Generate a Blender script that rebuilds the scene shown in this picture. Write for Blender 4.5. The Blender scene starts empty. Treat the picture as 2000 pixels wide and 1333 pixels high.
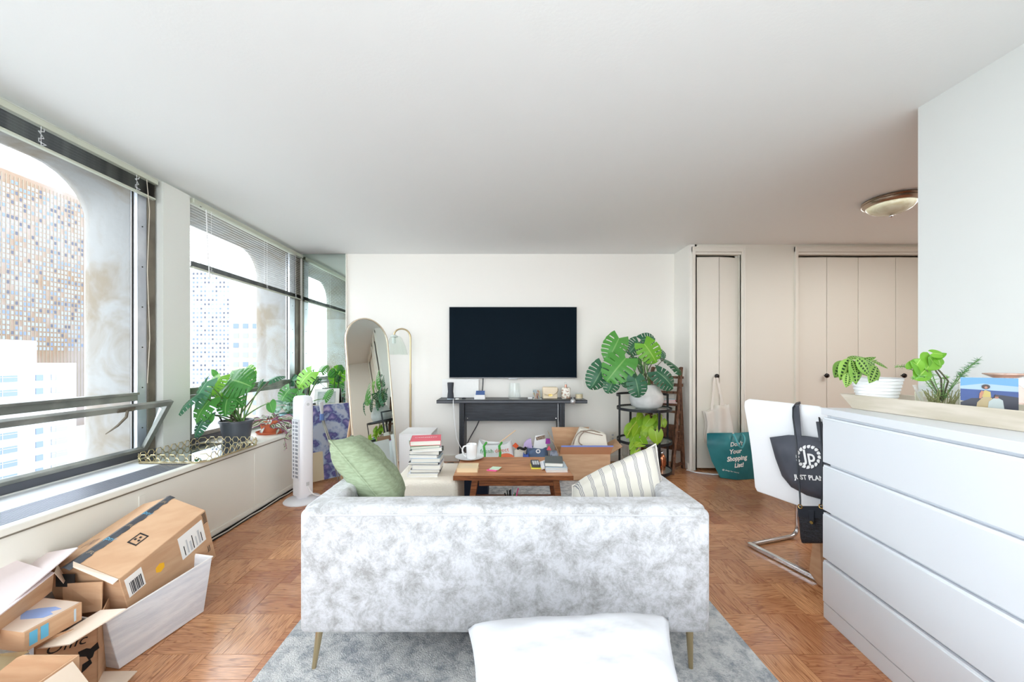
import bpy, bmesh, math, random
from mathutils import Vector, Matrix
V = Vector
R = random.Random(7)
C = bpy.context; D = bpy.data; SC = C.scene; COL = SC.collection
PI = math.pi
F = 720.0; HC = 1.2; CX = 983.0; CY = 705.0      # lens in pixels of the 2000 px frame, eye height, vanishing point
CEIL = 2.474

# ---------------------------------------------------------------- camera, sky, light, exposure
cam = D.objects.new('camera', D.cameras.new('camera')); COL.objects.link(cam)
cam.location = (0, 0, HC); cam.rotation_euler = (PI/2, 0, 0)
cam.data.sensor_width = 36; cam.data.lens = F/2000*36
cam.data.shift_x = (1000-CX)/2000; cam.data.shift_y = (CY-666.5)/2000
cam.data.clip_start = 0.02; cam.data.clip_end = 3000
SC.camera = cam
vs = SC.view_settings; vs.view_transform = 'Standard'; vs.look = 'None'; vs.gamma = 1; vs.use_curve_mapping = False
vs.exposure = 0.78
w = D.worlds.new('sky'); SC.world = w; w.use_nodes = True
bg = w.node_tree.nodes['Background']; bg.inputs[0].default_value = (0.90, 0.955, 1.0, 1); bg.inputs[1].default_value = 3.9
SC.cycles.use_denoising = True
SC.cycles.diffuse_bounces = 7; SC.cycles.max_bounces = 14; SC.cycles.transparent_max_bounces = 24
SC.cycles.caustics_reflective = False; SC.cycles.caustics_refractive = False
SC.cycles.sample_clamp_indirect = 6
def area(name, loc, rot, sx, sy, power, color=(1, 1, 1)):
    l = D.lights.new(name, 'AREA'); l.shape = 'RECTANGLE'; l.size = sx; l.size_y = sy; l.energy = power; l.color = color
    o = D.objects.new(name, l); COL.objects.link(o); o.location = loc; o.rotation_euler = rot
    return o
area('rear_fill_light', (0.1, -1.95, 1.35), (PI/2, 0, 0), 3.9, 2.1, 5, (1.0, 0.985, 0.96))  # unseen area light added behind the camera to brighten the room
area('ceiling_bounce_fill', (0.2, -0.5, 1.7), (PI, 0, 0), .5, .5, 12, (1.0, 0.985, 0.965))  # added fill aimed upward, bounces off the ceiling behind the camera
area('hall_fill_light', (3.6, 2.4, 2.44), (0, 0, 0), 1.6, 1.6, 21, (1.0, 0.985, 0.95))  # unseen fill light added to lift the hall and closet wall

# ---------------------------------------------------------------- helpers
def S(r, g, b):
    f = lambda c: (c/255/12.92) if c/255 <= .04045 else ((c/255+.055)/1.055)**2.4
    return (f(r), f(g), f(b), 1)
def P(px, py, Y): return V(((px-CX)/F*Y, Y, HC-(py-CY)/F*Y))
def G(px, py, z=0.0): return P(px, py, F*(HC-z)/(py-CY))
def RP(px, py, pt, n):
    d = V(((px-CX)/F, 1, -(py-CY)/F)); o = V((0, 0, HC)); n = V(n)
    return o + d*((V(pt)-o).dot(n)/d.dot(n))

MATS = {}
def mat(name, color, rough=.55, metal=0, color2=None, scale=8, detail=4, lo=.4, hi=.6, stretch=None, distort=0,
        bump=0, bscale=60, nrough=.5, trans=0, ior=1.45, emit=0, spec=.5, sheen=0, coat=0, rand=0, coords='Object', sub=0):
    if name in MATS: return MATS[name]
    m = D.materials.new(name); m.use_nodes = True; nt = m.node_tree; b = nt.nodes['Principled BSDF']
    b.inputs['Base Color'].default_value = color; b.inputs['Roughness'].default_value = rough
    b.inputs['Metallic'].default_value = metal; b.inputs['IOR'].default_value = ior
    b.inputs['Specular IOR Level'].default_value = spec
    b.inputs['Transmission Weight'].default_value = trans; b.inputs['Sheen Weight'].default_value = sheen
    b.inputs['Coat Weight'].default_value = coat
    if emit:
        b.inputs['Emission Color'].default_value = color; b.inputs['Emission Strength'].default_value = emit
    src = None
    if color2 or bump:
        tc = nt.nodes.new('ShaderNodeTexCoord'); mp = nt.nodes.new('ShaderNodeMapping')
        nt.links.new(tc.outputs[coords], mp.inputs[0])
        if stretch: mp.inputs['Scale'].default_value = stretch
    if color2:
        n = nt.nodes.new('ShaderNodeTexNoise'); n.inputs['Scale'].default_value = scale; n.inputs['Detail'].default_value = detail
        n.inputs['Distortion'].default_value = distort; n.inputs['Roughness'].default_value = nrough
        nt.links.new(mp.outputs[0], n.inputs['Vector'])
        r = nt.nodes.new('ShaderNodeValToRGB'); r.color_ramp.elements[0].position = lo; r.color_ramp.elements[1].position = hi
        r.color_ramp.elements[0].color = color; r.color_ramp.elements[1].color = color2
        nt.links.new(n.outputs['Fac'], r.inputs[0]); nt.links.new(r.outputs[0], b.inputs['Base Color']); src = r.outputs[0]
    if rand:
        oi = nt.nodes.new('ShaderNodeObjectInfo'); hs = nt.nodes.new('ShaderNodeHueSaturation')
        mr = nt.nodes.new('ShaderNodeMapRange'); mr.inputs[3].default_value = 1-rand; mr.inputs[4].default_value = 1+rand
        nt.links.new(oi.outputs['Random'], mr.inputs[0]); nt.links.new(mr.outputs[0], hs.inputs['Value'])
        if src: nt.links.new(src, hs.inputs['Color'])
        else: hs.inputs['Color'].default_value = color
        nt.links.new(hs.outputs[0], b.inputs['Base Color'])
    if bump:
        n2 = nt.nodes.new('ShaderNodeTexNoise'); n2.inputs['Scale'].default_value = bscale; n2.inputs['Detail'].default_value = 3
        nt.links.new(mp.outputs[0], n2.inputs['Vector'])
        bp = nt.nodes.new('ShaderNodeBump'); bp.inputs['Strength'].default_value = bump; bp.inputs['Distance'].default_value = .01
        nt.links.new(n2.outputs['Fac'], bp.inputs['Height']); nt.links.new(bp.outputs[0], b.inputs['Normal'])
    MATS[name] = m
    return m
def glass(name, tint=(1, 1, 1, 1), refl=.9, rough=0.0, ior=1.45):
    if name in MATS: return MATS[name]
    m = D.materials.new(name); m.use_nodes = True; nt = m.node_tree; nt.nodes.clear()
    o = nt.nodes.new('ShaderNodeOutputMaterial'); t = nt.nodes.new('ShaderNodeBsdfTransparent'); g = nt.nodes.new('ShaderNodeBsdfGlossy')
    t.inputs[0].default_value = tint; g.inputs[0].default_value = (refl, refl, refl, 1); g.inputs['Roughness'].default_value = rough
    fr = nt.nodes.new('ShaderNodeFresnel'); fr.inputs[0].default_value = ior; mx = nt.nodes.new('ShaderNodeMixShader')
    ge = nt.nodes.new('ShaderNodeNewGeometry'); mr = nt.nodes.new('ShaderNodeMapRange'); mr.inputs[3].default_value = ior; mr.inputs[4].default_value = 1/ior
    nt.links.new(ge.outputs['Backfacing'], mr.inputs[0]); nt.links.new(mr.outputs[0], fr.inputs[0])
    nt.links.new(fr.outputs[0], mx.inputs[0]); nt.links.new(t.outputs[0], mx.inputs[1]); nt.links.new(g.outputs[0], mx.inputs[2])
    nt.links.new(mx.outputs[0], o.inputs[0]); MATS[name] = m
    return m

WL = {}
def wl(o):
    p = V((0, 0, 0))
    while o: p += o.location; o = o.parent
    return p
class MB:
    def __init__(s): s.v = []; s.f = []; s.m = []; s.mi = 0; s.uv = None
    def add(s, vs, fs):
        n = len(s.v); s.v += [V(p) for p in vs]; s.f += [tuple(i+n for i in f) for f in fs]; s.m += [s.mi]*len(fs); return s
    def box(s, x0, x1, y0, y1, z0, z1): return s.obox((x0, y0, z0), (x1-x0, 0, 0), (0, y1-y0, 0), (0, 0, z1-z0))
    def obox(s, o, u, v, w):
        o, u, v, w = V(o), V(u), V(v), V(w)
        fs = [(0, 3, 2, 1), (4, 5, 6, 7), (0, 1, 5, 4), (1, 2, 6, 5), (2, 3, 7, 6), (3, 0, 4, 7)]
        if u.cross(v).dot(w) < 0: fs = [f[::-1] for f in fs]
        return s.add([o, o+u, o+u+v, o+v, o+w, o+u+w, o+u+v+w, o+v+w], fs)
    def prism(s, pts, off):
        pts = [V(p) for p in pts]; off = V(off); n = len(pts)
        nn = V((0, 0, 0))
        for i in range(n): nn += pts[i].cross(pts[(i+1) % n])
        fs = [tuple(range(n))[::-1], tuple(range(n, 2*n))] + [(i, (i+1) % n, n+(i+1) % n, n+i) for i in range(n)]
        if nn.dot(off) < 0: fs = [f[::-1] for f in fs]
        return s.add(pts+[p+off for p in pts], fs)
    def slab(s, pts, t):
        pts = [V(p) for p in pts]; n = (pts[1]-pts[0]).cross(pts[2]-pts[0]).normalized()
        return s.prism(pts, n*t)
    def loft(s, loops, cap0=True, cap1=True, closed=True):
        n = len(loops[0]); vs = [p for l in loops for p in l]; fs = []
        for k in range(len(loops)-1):
            for i in range(n if closed else n-1):
                j = (i+1) % n; fs.append((k*n+i, k*n+j, (k+1)*n+j, (k+1)*n+i))
        if cap0: fs.append(tuple(range(n))[::-1])
        if cap1: fs.append(tuple((len(loops)-1)*n+i for i in range(n)))
        return s.add(vs, fs)
    def cyl(s, p0, p1, r0, r1=None, n=16):
        p0, p1 = V(p0), V(p1); r1 = r0 if r1 is None else r1
        d = (p1-p0).normalized(); a = d.orthogonal().normalized(); b = d.cross(a)
        c = lambda p, r: [p+(a*math.cos(2*PI*i/n)+b*math.sin(2*PI*i/n))*r for i in range(n)]
        return s.loft([c(p0, r0), c(p1, r1)])
    def tube(s, pts, r, n=8, closed=False):
        pts = [V(p) for p in pts]; k = len(pts); rs = r if isinstance(r, (list, tuple)) else [r]*k
        loops = []; a = None
        for i in range(k):
            if closed: d = pts[(i+1) % k]-pts[i-1]
            else: d = pts[min(i+1, k-1)]-pts[max(i-1, 0)]
            d.normalize()
            a = d.orthogonal() if a is None else a-d*a.dot(d)
            if a.length < 1e-6: a = d.orthogonal()
            a.normalize(); b = d.cross(a)
            loops.append([pts[i]+(a*math.cos(2*PI*j/n)+b*math.sin(2*PI*j/n))*rs[i] for j in range(n)])
        if closed: loops.append(loops[0]); return s.loft(loops, False, False)
        return s.loft(loops)
    def lathe(s, c, prof, n=28, cap0=True, cap1=True):
        c = V(c)
        return s.loft([[c+V((r*math.cos(2*PI*i/n), r*math.sin(2*PI*i/n), z)) for i in range(n)] for r, z in prof], cap0, cap1)
    def grid(s, fn, nu, nv, skip=None, uv=False):
        n0 = len(s.v); vs = [fn(i/nu, j/nv) for j in range(nv+1) for i in range(nu+1)]
        fs = [(j*(nu+1)+i, j*(nu+1)+i+1, (j+1)*(nu+1)+i+1, (j+1)*(nu+1)+i) for j in range(nv) for i in range(nu) if not (skip and skip(i, j))]
        if uv:
            s.uv = s.uv or {}
            for j in range(nv+1):
                for i in range(nu+1): s.uv[n0+j*(nu+1)+i] = (i/nu, j/nv)
        return s.add(vs, fs)
    def mesh(s, name, mats, off=V((0, 0, 0)), smooth=False, clean=False):
        me = D.meshes.new(name); me.from_pydata([p-off for p in s.v], [], s.f)
        mats = mats if isinstance(mats, (list, tuple)) else [mats]
        for m in mats: me.materials.append(m)
        if len(mats) > 1:
            for p, i in zip(me.polygons, s.m): p.material_index = i
        if s.uv:
            ul = me.uv_layers.new(name='UVMap')
            for l in me.loops: ul.data[l.index].uv = s.uv.get(l.vertex_index, (0, 0))
        if clean:
            bm = bmesh.new(); bm.from_mesh(me); bmesh.ops.recalc_face_normals(bm, faces=bm.faces)
            loose = [v for v in bm.verts if not v.link_faces]; bmesh.ops.delete(bm, geom=loose, context='VERTS')
            bm.to_mesh(me); bm.free()
        if smooth:
            me.shade_smooth(); me.set_sharp_from_angle(angle=math.radians(38 if smooth is True else smooth))
        me.update(); return me
    def build(s, name, mats, parent=None, smooth=False, bevel=0, seg=2, solid=0, sub=0, clean=False, kind=None):
        if parent: off = wl(parent); loc = V((0, 0, 0))
        else:
            xs = [p.x for p in s.v]; ys = [p.y for p in s.v]; zs = [p.z for p in s.v]
            off = loc = V(((min(xs)+max(xs))/2, (min(ys)+max(ys))/2, min(zs)))
        o = D.objects.new(name, s.mesh(name, mats, off, smooth, clean)); COL.objects.link(o); o.location = loc
        if parent: o.parent = parent
        if sub: md = o.modifiers.new('sub', 'SUBSURF'); md.levels = md.render_levels = sub
        if solid: md = o.modifiers.new('solid', 'SOLIDIFY'); md.thickness = solid; md.offset = 0
        if bevel: md = o.modifiers.new('bevel', 'BEVEL'); md.width = bevel; md.segments = seg; md.limit_method = 'ANGLE'; md.harden_normals = False
        if bevel and seg > 1: o.data.shade_smooth(); o.data.set_sharp_from_angle(angle=math.radians(32))
        if kind: o['kind'] = kind
        return o
def tag(o, label, cat, group=None):
    o['label'] = label; o['category'] = cat
    if group: o['group'] = group
    return o
def thing(name, label, cat, loc, group=None):
    o = D.objects.new(name, None); COL.objects.link(o); o.location = V(loc); o.empty_display_size = .1
    return tag(o, label, cat, group)
def struct(name, loc=(0, 0, 0)):
    o = D.objects.new(name, None); COL.objects.link(o); o.location = V(loc); o['kind'] = 'structure'; return o
def inst(src, name, parent, M):
    o = src.copy() if not isinstance(src, bpy.types.Mesh) else D.objects.new(name, src)
    COL.objects.link(o); o.name = name; o.parent = parent; o.matrix_local = Matrix.Translation(-wl(parent)) @ M if parent else M
    return o
def basis(o, x, y, z=None):
    x = V(x); y = V(y); z = V(z) if z is not None else x.cross(y)
    M = Matrix.Identity(4)
    for i in range(3): M[i][0] = x[i]; M[i][1] = y[i]; M[i][2] = z[i]; M[i][3] = o[i]
    return M
def text(s, o, xd, yd, h, m, parent, name='lettering', width=None, ext=.0006, fat=0, shear=0, align='CENTER'):
    cu = D.curves.new('t', 'FONT'); cu.body = s; cu.size = 1; cu.extrude = 0; cu.align_x = align; cu.align_y = 'CENTER'; cu.offset = fat; cu.shear = shear
    cu.resolution_u = 3
    t = D.objects.new('t', cu); COL.objects.link(t); me = D.meshes.new_from_object(t); D.objects.remove(t); D.curves.remove(cu)
    xd = V(xd).normalized(); yd = V(yd); yd = (yd-xd*yd.dot(xd)).normalized(); n = xd.cross(yd)
    xs = [v.co.x for v in me.vertices] or [0, 1]; kx = h
    if width: kx = width/max(.01, max(xs)-min(xs))
    off = wl(parent)
    for v in me.vertices: v.co = V(o)+xd*(v.co.x*kx)+yd*(v.co.y*h)+n*ext-off
    me.materials.clear(); me.materials.append(m)
    ob = D.objects.new(name, me); COL.objects.link(ob); ob.parent = parent
    return ob
def pillow(name, cs, thick, m, parent, edge=.02, dent=.04, n=16, wr=.004, part=True, seed=1, both=True):
    bl, br, tr, tl = [V(c) for c in cs]; nrm = (br-bl).cross(tl-bl).normalized(); rr = random.Random(seed)
    ph = [rr.uniform(0, 6) for _ in range(6)]
    b = MB()
    for sgn in (1, -1):
        def fn(u, v):
            a = 2*u-1; c = 2*v-1
            pa = 1-dent*(1-abs(c)**1.5)*0 - 0; 
            uu = .5+.5*a*(1-dent*(1-c*c)); vv = .5+.5*c*(1-dent*(1-a*a))
            p = (bl*(1-uu)+br*uu)*(1-vv)+(tl*(1-uu)+tr*uu)*vv
            h = ((1-a**4)*(1-c**4))**.55
            wv = wr*(math.sin(9*a+ph[0]+3*c)+math.sin(11*c+ph[1]-4*a)+.6*math.sin(21*(a+c)+ph[2]))*h
            return p+nrm*sgn*(thick/2*h+wv)
        s0 = len(b.f); b.grid(fn, n, n)
        if sgn < 0: b.f[s0:] = [f[::-1] for f in b.f[s0:]]
    o = b.build(name, m, parent, smooth=80)
    bm = bmesh.new(); bm.from_mesh(o.data); bmesh.ops.remove_doubles(bm, verts=bm.verts, dist=.0004); bm.to_mesh(o.data); bm.free(); o.data.shade_smooth()
    return o
def rim_path(cs, dent, n=16):
    bl, br, tr, tl = [V(c) for c in cs]; out = []
    for k in range(4):
        for i in range(n):
            t = -1+2*i/n
            a, c = [(t, -1), (1, t), (-t, 1), (-1, -t)][k]
            uu = .5+.5*a*(1-dent*(1-c*c)); vv = .5+.5*c*(1-dent*(1-a*a))
            out.append((bl*(1-uu)+br*uu)*(1-vv)+(tl*(1-uu)+tr*uu)*vv)
    return out
def bez(p0, p1, p2, p3, n=10):
    p0, p1, p2, p3 = V(p0), V(p1), V(p2), V(p3)
    return [p0*(1-t)**3+p1*3*t*(1-t)**2+p2*3*t*t*(1-t)+p3*t**3 for t in [i/n for i in range(n+1)]]
# ---------------------------------------------------------------- materials
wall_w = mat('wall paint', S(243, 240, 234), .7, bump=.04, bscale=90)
wall_cream = mat('cream paint', S(233, 230, 220), .6, bump=.03, bscale=90)
ceil_m = mat('ceiling paint', S(238, 240, 240), .8, bump=.05, bscale=70)
trim_m = mat('trim gloss paint', S(238, 235, 226), .4, bump=.05, bscale=30)
heater_m = mat('convector enamel', S(232, 231, 222), .42)
sill_m = mat('white sill', S(236, 240, 244), .4)
grille_m = mat('grille', S(150, 154, 165), .4, .6)
gap_m = mat('dark gap', S(45, 42, 40), .9)
brown_m = mat('bronze window frame', S(104, 96, 84), .45, .35, color2=S(128, 120, 106), scale=5)
rail_d = mat('dark sill rail', S(92, 94, 100), .35, .6)
alu_m = mat('window aluminium', S(190, 196, 205), .35, .5, color2=S(225, 228, 235), scale=3)
alud_m = mat('aged aluminium', S(128, 130, 126), .4, .5, color2=S(165, 166, 158), scale=4)
conc_m = mat('weathered concrete', S(128, 117, 103), .9, color2=S(146, 145, 144), scale=2.2, detail=12, lo=.36, hi=.6, distort=1.2, nrough=.6, bump=.4, bscale=18)
pane_m = glass('window glass', (.97, .99, 1, 1), .5, 0, 1.15)
clear_m = glass('clear glass', (.975, .988, .985, 1), 1, 0, 1.45)
mirror_m = mat('mirror silver', S(226, 236, 234), .0, 1)
mirror_g = mat('green tinted mirror', S(218, 232, 226), .0, 1)
black_m = mat('black metal', S(40, 42, 46), .42, .3)
blackoak = mat('black stained oak', S(30, 34, 42), .4, color2=S(44, 49, 58), scale=6, stretch=(1, 18, 18), bump=.1, bscale=20)
chrome_m = mat('chrome', S(215, 215, 218), .12, 1)
brass_m = mat('brushed brass', S(196, 176, 138), .32, .9)
gold_m = mat('antique gold', S(196, 180, 140), .28, .9)
white_pl = mat('white plastic', S(236, 237, 242), .35)
white_m = mat('white', S(240, 240, 240), .5)
greyl = mat('light grey', S(200, 202, 204), .5)
charc = mat('charcoal', S(60, 63, 70), .7)
cardb = mat('cardboard', S(194, 154, 120), .8, color2=S(204, 166, 132), scale=5, stretch=(1, 1, 6), bump=.03)
cardb_lit = mat('lit cardboard', S(226, 206, 186), .8, color2=S(232, 216, 200), scale=4)  # paler copy of the cardboard, light on the flaps put into the colour
ink = mat('black ink', S(32, 30, 30), .7)
paper = mat('paper', S(244, 243, 240), .7)
pages = mat('book pages', S(238, 235, 226), .8, color2=S(220, 216, 206), scale=3, stretch=(.2, .2, 300))
soil_m = mat('potting soil', S(70, 52, 40), .95, color2=S(110, 88, 66), scale=60, bump=.6, bscale=80)
terra = mat('terracotta', S(196, 106, 72), .8)
walnut = mat('walnut wood', S(150, 92, 56), .42, color2=S(112, 64, 38), scale=5, detail=6, stretch=(2, 22, 22), distort=.8)
walnut_v = mat('rustic brown wood', S(122, 84, 60), .6, color2=S(74, 46, 32), scale=6, detail=6, stretch=(10, 10, 2), distort=.5)
table_top = mat('table top wood', S(206, 152, 112), .35, color2=S(160, 104, 68), scale=2.5, detail=8, stretch=(1.2, 14, 14), distort=1.2, lo=.35, hi=.68)

def floor_mat():
    m = D.materials.new('oak parquet'); m.use_nodes = True; nt = m.node_tree; b = nt.nodes['Principled BSDF']; N = nt.nodes.new; L = nt.links.new
    tc = N('ShaderNodeTexCoord'); oi = N('ShaderNodeObjectInfo'); ge = N('ShaderNodeNewGeometry')
    ad = N('ShaderNodeMath'); ad.operation = 'ADD'; L(oi.outputs['Random'], ad.inputs[0]); L(ge.outputs['Random Per Island'], ad.inputs[1])
    mu = N('ShaderNodeMath'); mu.operation = 'MULTIPLY'; mu.inputs[1].default_value = 37; L(ad.outputs[0], mu.inputs[0])
    cb = N('ShaderNodeCombineXYZ'); L(mu.outputs[0], cb.inputs[0]); L(mu.outputs[0], cb.inputs[1]); L(mu.outputs[0], cb.inputs[2])
    va = N('ShaderNodeVectorMath'); va.operation = 'ADD'; L(tc.outputs['Object'], va.inputs[0]); L(cb.outputs[0], va.inputs[1])
    mp = N('ShaderNodeMapping'); mp.inputs['Scale'].default_value = (1.6, 13, 1); L(va.outputs[0], mp.inputs[0])
    wv = N('ShaderNodeTexNoise'); wv.inputs['Scale'].default_value = 1.6; wv.inputs['Detail'].default_value = 2; wv.inputs['Distortion'].default_value = .9; L(mp.outputs[0], wv.inputs['Vector'])
    m5 = N('ShaderNodeMath'); m5.operation = 'MULTIPLY'; m5.inputs[1].default_value = 6.5; L(wv.outputs['Fac'], m5.inputs[0])
    fr = N('ShaderNodeMath'); fr.operation = 'PINGPONG'; fr.inputs[1].default_value = .5; L(m5.outputs[0], fr.inputs[0])
    r2 = N('ShaderNodeValToRGB'); r2.color_ramp.elements[0].position = .0; r2.color_ramp.elements[1].position = .15
    r2.color_ramp.elements[0].color = (.62, .62, .62, 1); r2.color_ramp.elements[1].color = (0, 0, 0, 1); L(fr.outputs[0], r2.inputs[0])
    fn = N('ShaderNodeTexNoise'); fn.inputs['Scale'].default_value = 14; fn.inputs['Detail'].default_value = 4
    mp2 = N('ShaderNodeMapping'); mp2.inputs['Scale'].default_value = (1.2, 22, 1); L(va.outputs[0], mp2.inputs[0]); L(mp2.outputs[0], fn.inputs['Vector'])
    r1 = N('ShaderNodeValToRGB'); e = r1.color_ramp.elements; e[0].position = 0; e[0].color = S(170, 104, 68); e[1].position = 1; e[1].color = S(229, 171, 121)
    L(ad.outputs[0], mu.inputs[0]); hf = N('ShaderNodeMath'); hf.operation = 'MULTIPLY'; hf.inputs[1].default_value = .5; L(ad.outputs[0], hf.inputs[0]); L(hf.outputs[0], r1.inputs[0])
    mx = N('ShaderNodeMix'); mx.data_type = 'RGBA'; L(r2.outputs[0], mx.inputs['Factor']); L(r1.outputs[0], mx.inputs['A']); mx.inputs['B'].default_value = S(112, 56, 30)
    r3 = N('ShaderNodeMapRange'); r3.inputs[1].default_value = .35; r3.inputs[2].default_value = .75; r3.inputs[3].default_value = 0; r3.inputs[4].default_value = .75; L(fn.outputs['Fac'], r3.inputs[0])
    mx2 = N('ShaderNodeMix'); mx2.data_type = 'RGBA'; L(r3.outputs[0], mx2.inputs['Factor']); L(mx.outputs['Result'], mx2.inputs['A']); mx2.inputs['B'].default_value = S(132, 72, 42)
    L(mx2.outputs['Result'], b.inputs['Base Color']); b.inputs['Roughness'].default_value = .2; b.inputs['Coat Weight'].default_value = .25; b.inputs['Coat Roughness'].default_value = .12
    bp = N('ShaderNodeBump'); bp.inputs['Strength'].default_value = .12; bp.inputs['Distance'].default_value = .003; L(fn.outputs['Fac'], bp.inputs['Height']); L(bp.outputs[0], b.inputs['Normal'])
    return m
parq = floor_mat()

# ---------------------------------------------------------------- room shell
WX = -2.42                                   # plane of the window frames
fl = MB().box(-2.6, 5.4, -2.1, 4.5, -.06, -.012).build('floor', gap_m); fl['kind'] = 'structure'
TS = .24; GX = .994*1.2; GY = 1.746
def tile_mesh(seed):
    b = MB(); n = 4; wd = TS/n; r = random.Random(seed)
    for k in range(n):
        y0 = -TS/2+k*wd+.0005; y1 = y0+wd-.001; z = -.0005*r.random(); x0 = -TS/2+.0011; x1 = TS/2-.0011
        b.box(x0, x1, y0, y1, -.012, z)
    return b.mesh('parquet_tile', parq)
tms = [tile_mesh(i) for i in range(4)]
cells = []
for i in range(-14, 18):
    for j in range(-8, 13):
        x = GX+(i+.5)*TS; y = GY+(j+.5)*TS
        if x < -1.99 or x > 5.3 or y > 4.47 or y < -2: continue
        if y > 4.1 and x > 2.1: continue
        cells.append((i, j, x, y))
def seen(x, y):
    if y < 1.2: return False
    px = CX+F*x/y; py = CY+F*HC/y
    if py > 1360 or px < -20 or px > 2020: return False
    if 590 < px < 1380 and py > 980 and py < 1210: return False
    if px > 1640 and x < 4.6: return False
    if -.9 < x < .98 and y < 3.6: return False
    return True
rest = MB()
for i, j, x, y in cells:
    rot = PI/2 if (i+j) % 2 else 0
    if seen(x, y):
        o = D.objects.new('parquet_tile', tms[(i*3+j*7) % 4]); COL.objects.link(o); o.parent = fl
        o.location = V((x, y, 0))-fl.location; o.rotation_euler = (0, 0, rot)
    else:
        n = 4
        for k in range(n):
            a0 = -TS/2+k*TS/n+.0005; a1 = a0+TS/n-.001; e = TS/2-.0007
            if rot: rest.box(x+a0, x+a1, y-e, y+e, -.012, 0)
            else: rest.box(x-e, x+e, y+a0, y+a1, -.012, 0)
rest.build('parquet_tiles', parq, fl, kind='stuff')
MB().box(-2.6, 5.4, -2.1, 4.5, CEIL, CEIL+.08).build('ceiling', ceil_m, kind='structure')
wb = MB().box(-2.6, 2.12, 4.40, 4.5, 0, CEIL).build('wall_back', wall_w, kind='structure')
MB().box(2.04, 2.12, 4.04, 4.40, 0, CEIL).build('wall_alcove', wall_w, kind='structure')
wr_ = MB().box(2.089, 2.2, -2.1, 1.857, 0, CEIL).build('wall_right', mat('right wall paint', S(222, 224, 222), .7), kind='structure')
MB().box(5.3, 5.4, -2.1, 4.5, 0, CEIL).build('wall_hall', wall_w, kind='structure')
rear = MB(); rear.box(-2.6, -1.9, -2.1, -2.0, 0, CEIL).box(2.1, 5.4, -2.1, -2.0, 0, CEIL).box(-1.9, 2.1, -2.1, -2.0, 0, .25).box(-1.9, 2.1, -2.1, -2.0, 2.42, CEIL)
rear.build('wall_rear', wall_w, kind='structure')  # wide opening added behind the camera to let sky light in
# baseboards
b = MB().box(-1.87, 2.04, 4.385, 4.40, 0, .075); b.build('baseboard_back', trim_m, kind='structure', bevel=.003)
b = MB().box(2.025, 2.04, 4.05, 4.385, 0, .075); b.build('baseboard_alcove', trim_m, kind='structure', bevel=.003)
# left wall with three openings, the rear one added for daylight
lw = MB(); x0, x1 = -2.52, WX-.0
def wbox(y0, y1, z0, z1, xx=x1): lw.box(x0, xx, y0, y1, z0, z1)
wbox(-2.1, 4.4, 0, .55); wbox(-2.1, 4.4, 2.452, CEIL)
wbox(-2.1, -1.3, .55, 2.452); wbox(.72, 1.0, .55, 2.452); wbox(2.575, 2.795, .55, 2.452, -2.375); wbox(4.38, 4.4, .55, 2.452)
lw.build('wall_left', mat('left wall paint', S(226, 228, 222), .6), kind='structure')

# closet wall: pieces around two bifold doors
cy = 4.04; cw = MB()
def cx_at(px, Y=4.04): return (px-CX)/F*Y
dx0, dx1, dx2, dx3 = cx_at(1357), cx_at(1447), cx_at(1557), 4.75
dtop = HC+(705-493)/F*4.04
for a, c_ in ((2.12, dx0), (dx1, dx2), (dx3, 5.3)): cw.box(a, c_, cy, cy+.08, 0, CEIL)
cw.box(dx0, dx1, cy, cy+.08, dtop, CEIL).box(dx2, dx3, cy, cy+.08, dtop, CEIL)
cw.box(2.12, 5.3, cy+.4, cy+.46, 0, CEIL)
cw.build('wall_closets', wall_cream, kind='structure')
def casing(nm, a, c_):
    t = MB(); p = .018
    t.box(a-.035, a, cy-p, cy+.02, 0, dtop+.06).box(c_, c_+.035, cy-p, cy+.02, 0, dtop+.06).box(a-.035, c_+.035, cy-p-.001, cy+.02, dtop+.0, dtop+.055)
    t.box(a-.035, a-.022, cy-p-.008, cy-p, 0, dtop+.06).box(c_+.022, c_+.035, cy-p-.008, cy-p, 0, dtop+.06).box(a-.035, c_+.035, cy-p-.009, cy-p-.001, dtop+.042, dtop+.055)
    t.box(a-.02, c_+.02, cy-.01, cy+.05, dtop-.028, dtop-.002)
    t.box(a-.02, a+.022, cy+.046, cy+.06, 0, dtop).box(c_-.022, c_+.02, cy+.064, cy+.075, 0, dtop)
    t.build(nm, trim_m, kind='structure', bevel=.002)
casing('trim_1', dx0, dx1); casing('trim_2', dx2, dx3)
knob_m = mat('black glass knob', S(30, 26, 26), .12, .2)
def knob(px, py, par, Y=4.03):
    c = P(px, py, Y)
    MB().cyl(c, c+V((0, -.018, 0)), .007).build('knob_stem', knob_m, par)
    b = MB(); prof = [(.008, 0), (.02, .004), (.026, .014), (.022, .024), (.008, .03)]
    b.loft([[c+V((r*math.cos(2*PI*i/16), -.018-z, r*math.sin(2*PI*i/16))) for i in range(16)] for r, z in prof])
    b.build('door_knob', knob_m, par, smooth=60)
def bifold(nm, edges, fold, knobs):
    e = struct(nm, (edges[0], cy, 0))
    for k in range(len(edges)-1):
        a, c_ = edges[k]+.003, edges[k+1]-.003
        ya, yb = (cy+.012+fold[k], cy+.012+fold[k+1])
        MB().prism([(a, ya, .02), (c_, yb, .02), (c_, yb+.03, .02), (a, ya+.03, .02)], (0, 0, dtop-.05-.02)).build('door_panel', wall_cream, e, bevel=.003)
    for k in knobs: knob(k[0], k[1], e, k[2])
    return e
bifold('door_1', [dx0, cx_at(1405), dx1], [0, -.012, .03], [(1397, 735, 4.035)])
bifold('door_2', [dx2, cx_at(1617), cx_at(1680.5), cx_at(1752), cx_at(1815), (cx_at(1815)+dx3)/2, dx3], [.012, 0, .012, 0, .012, 0, .012], [(1610, 734, 4.04), (1760, 734, 4.04)])

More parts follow.
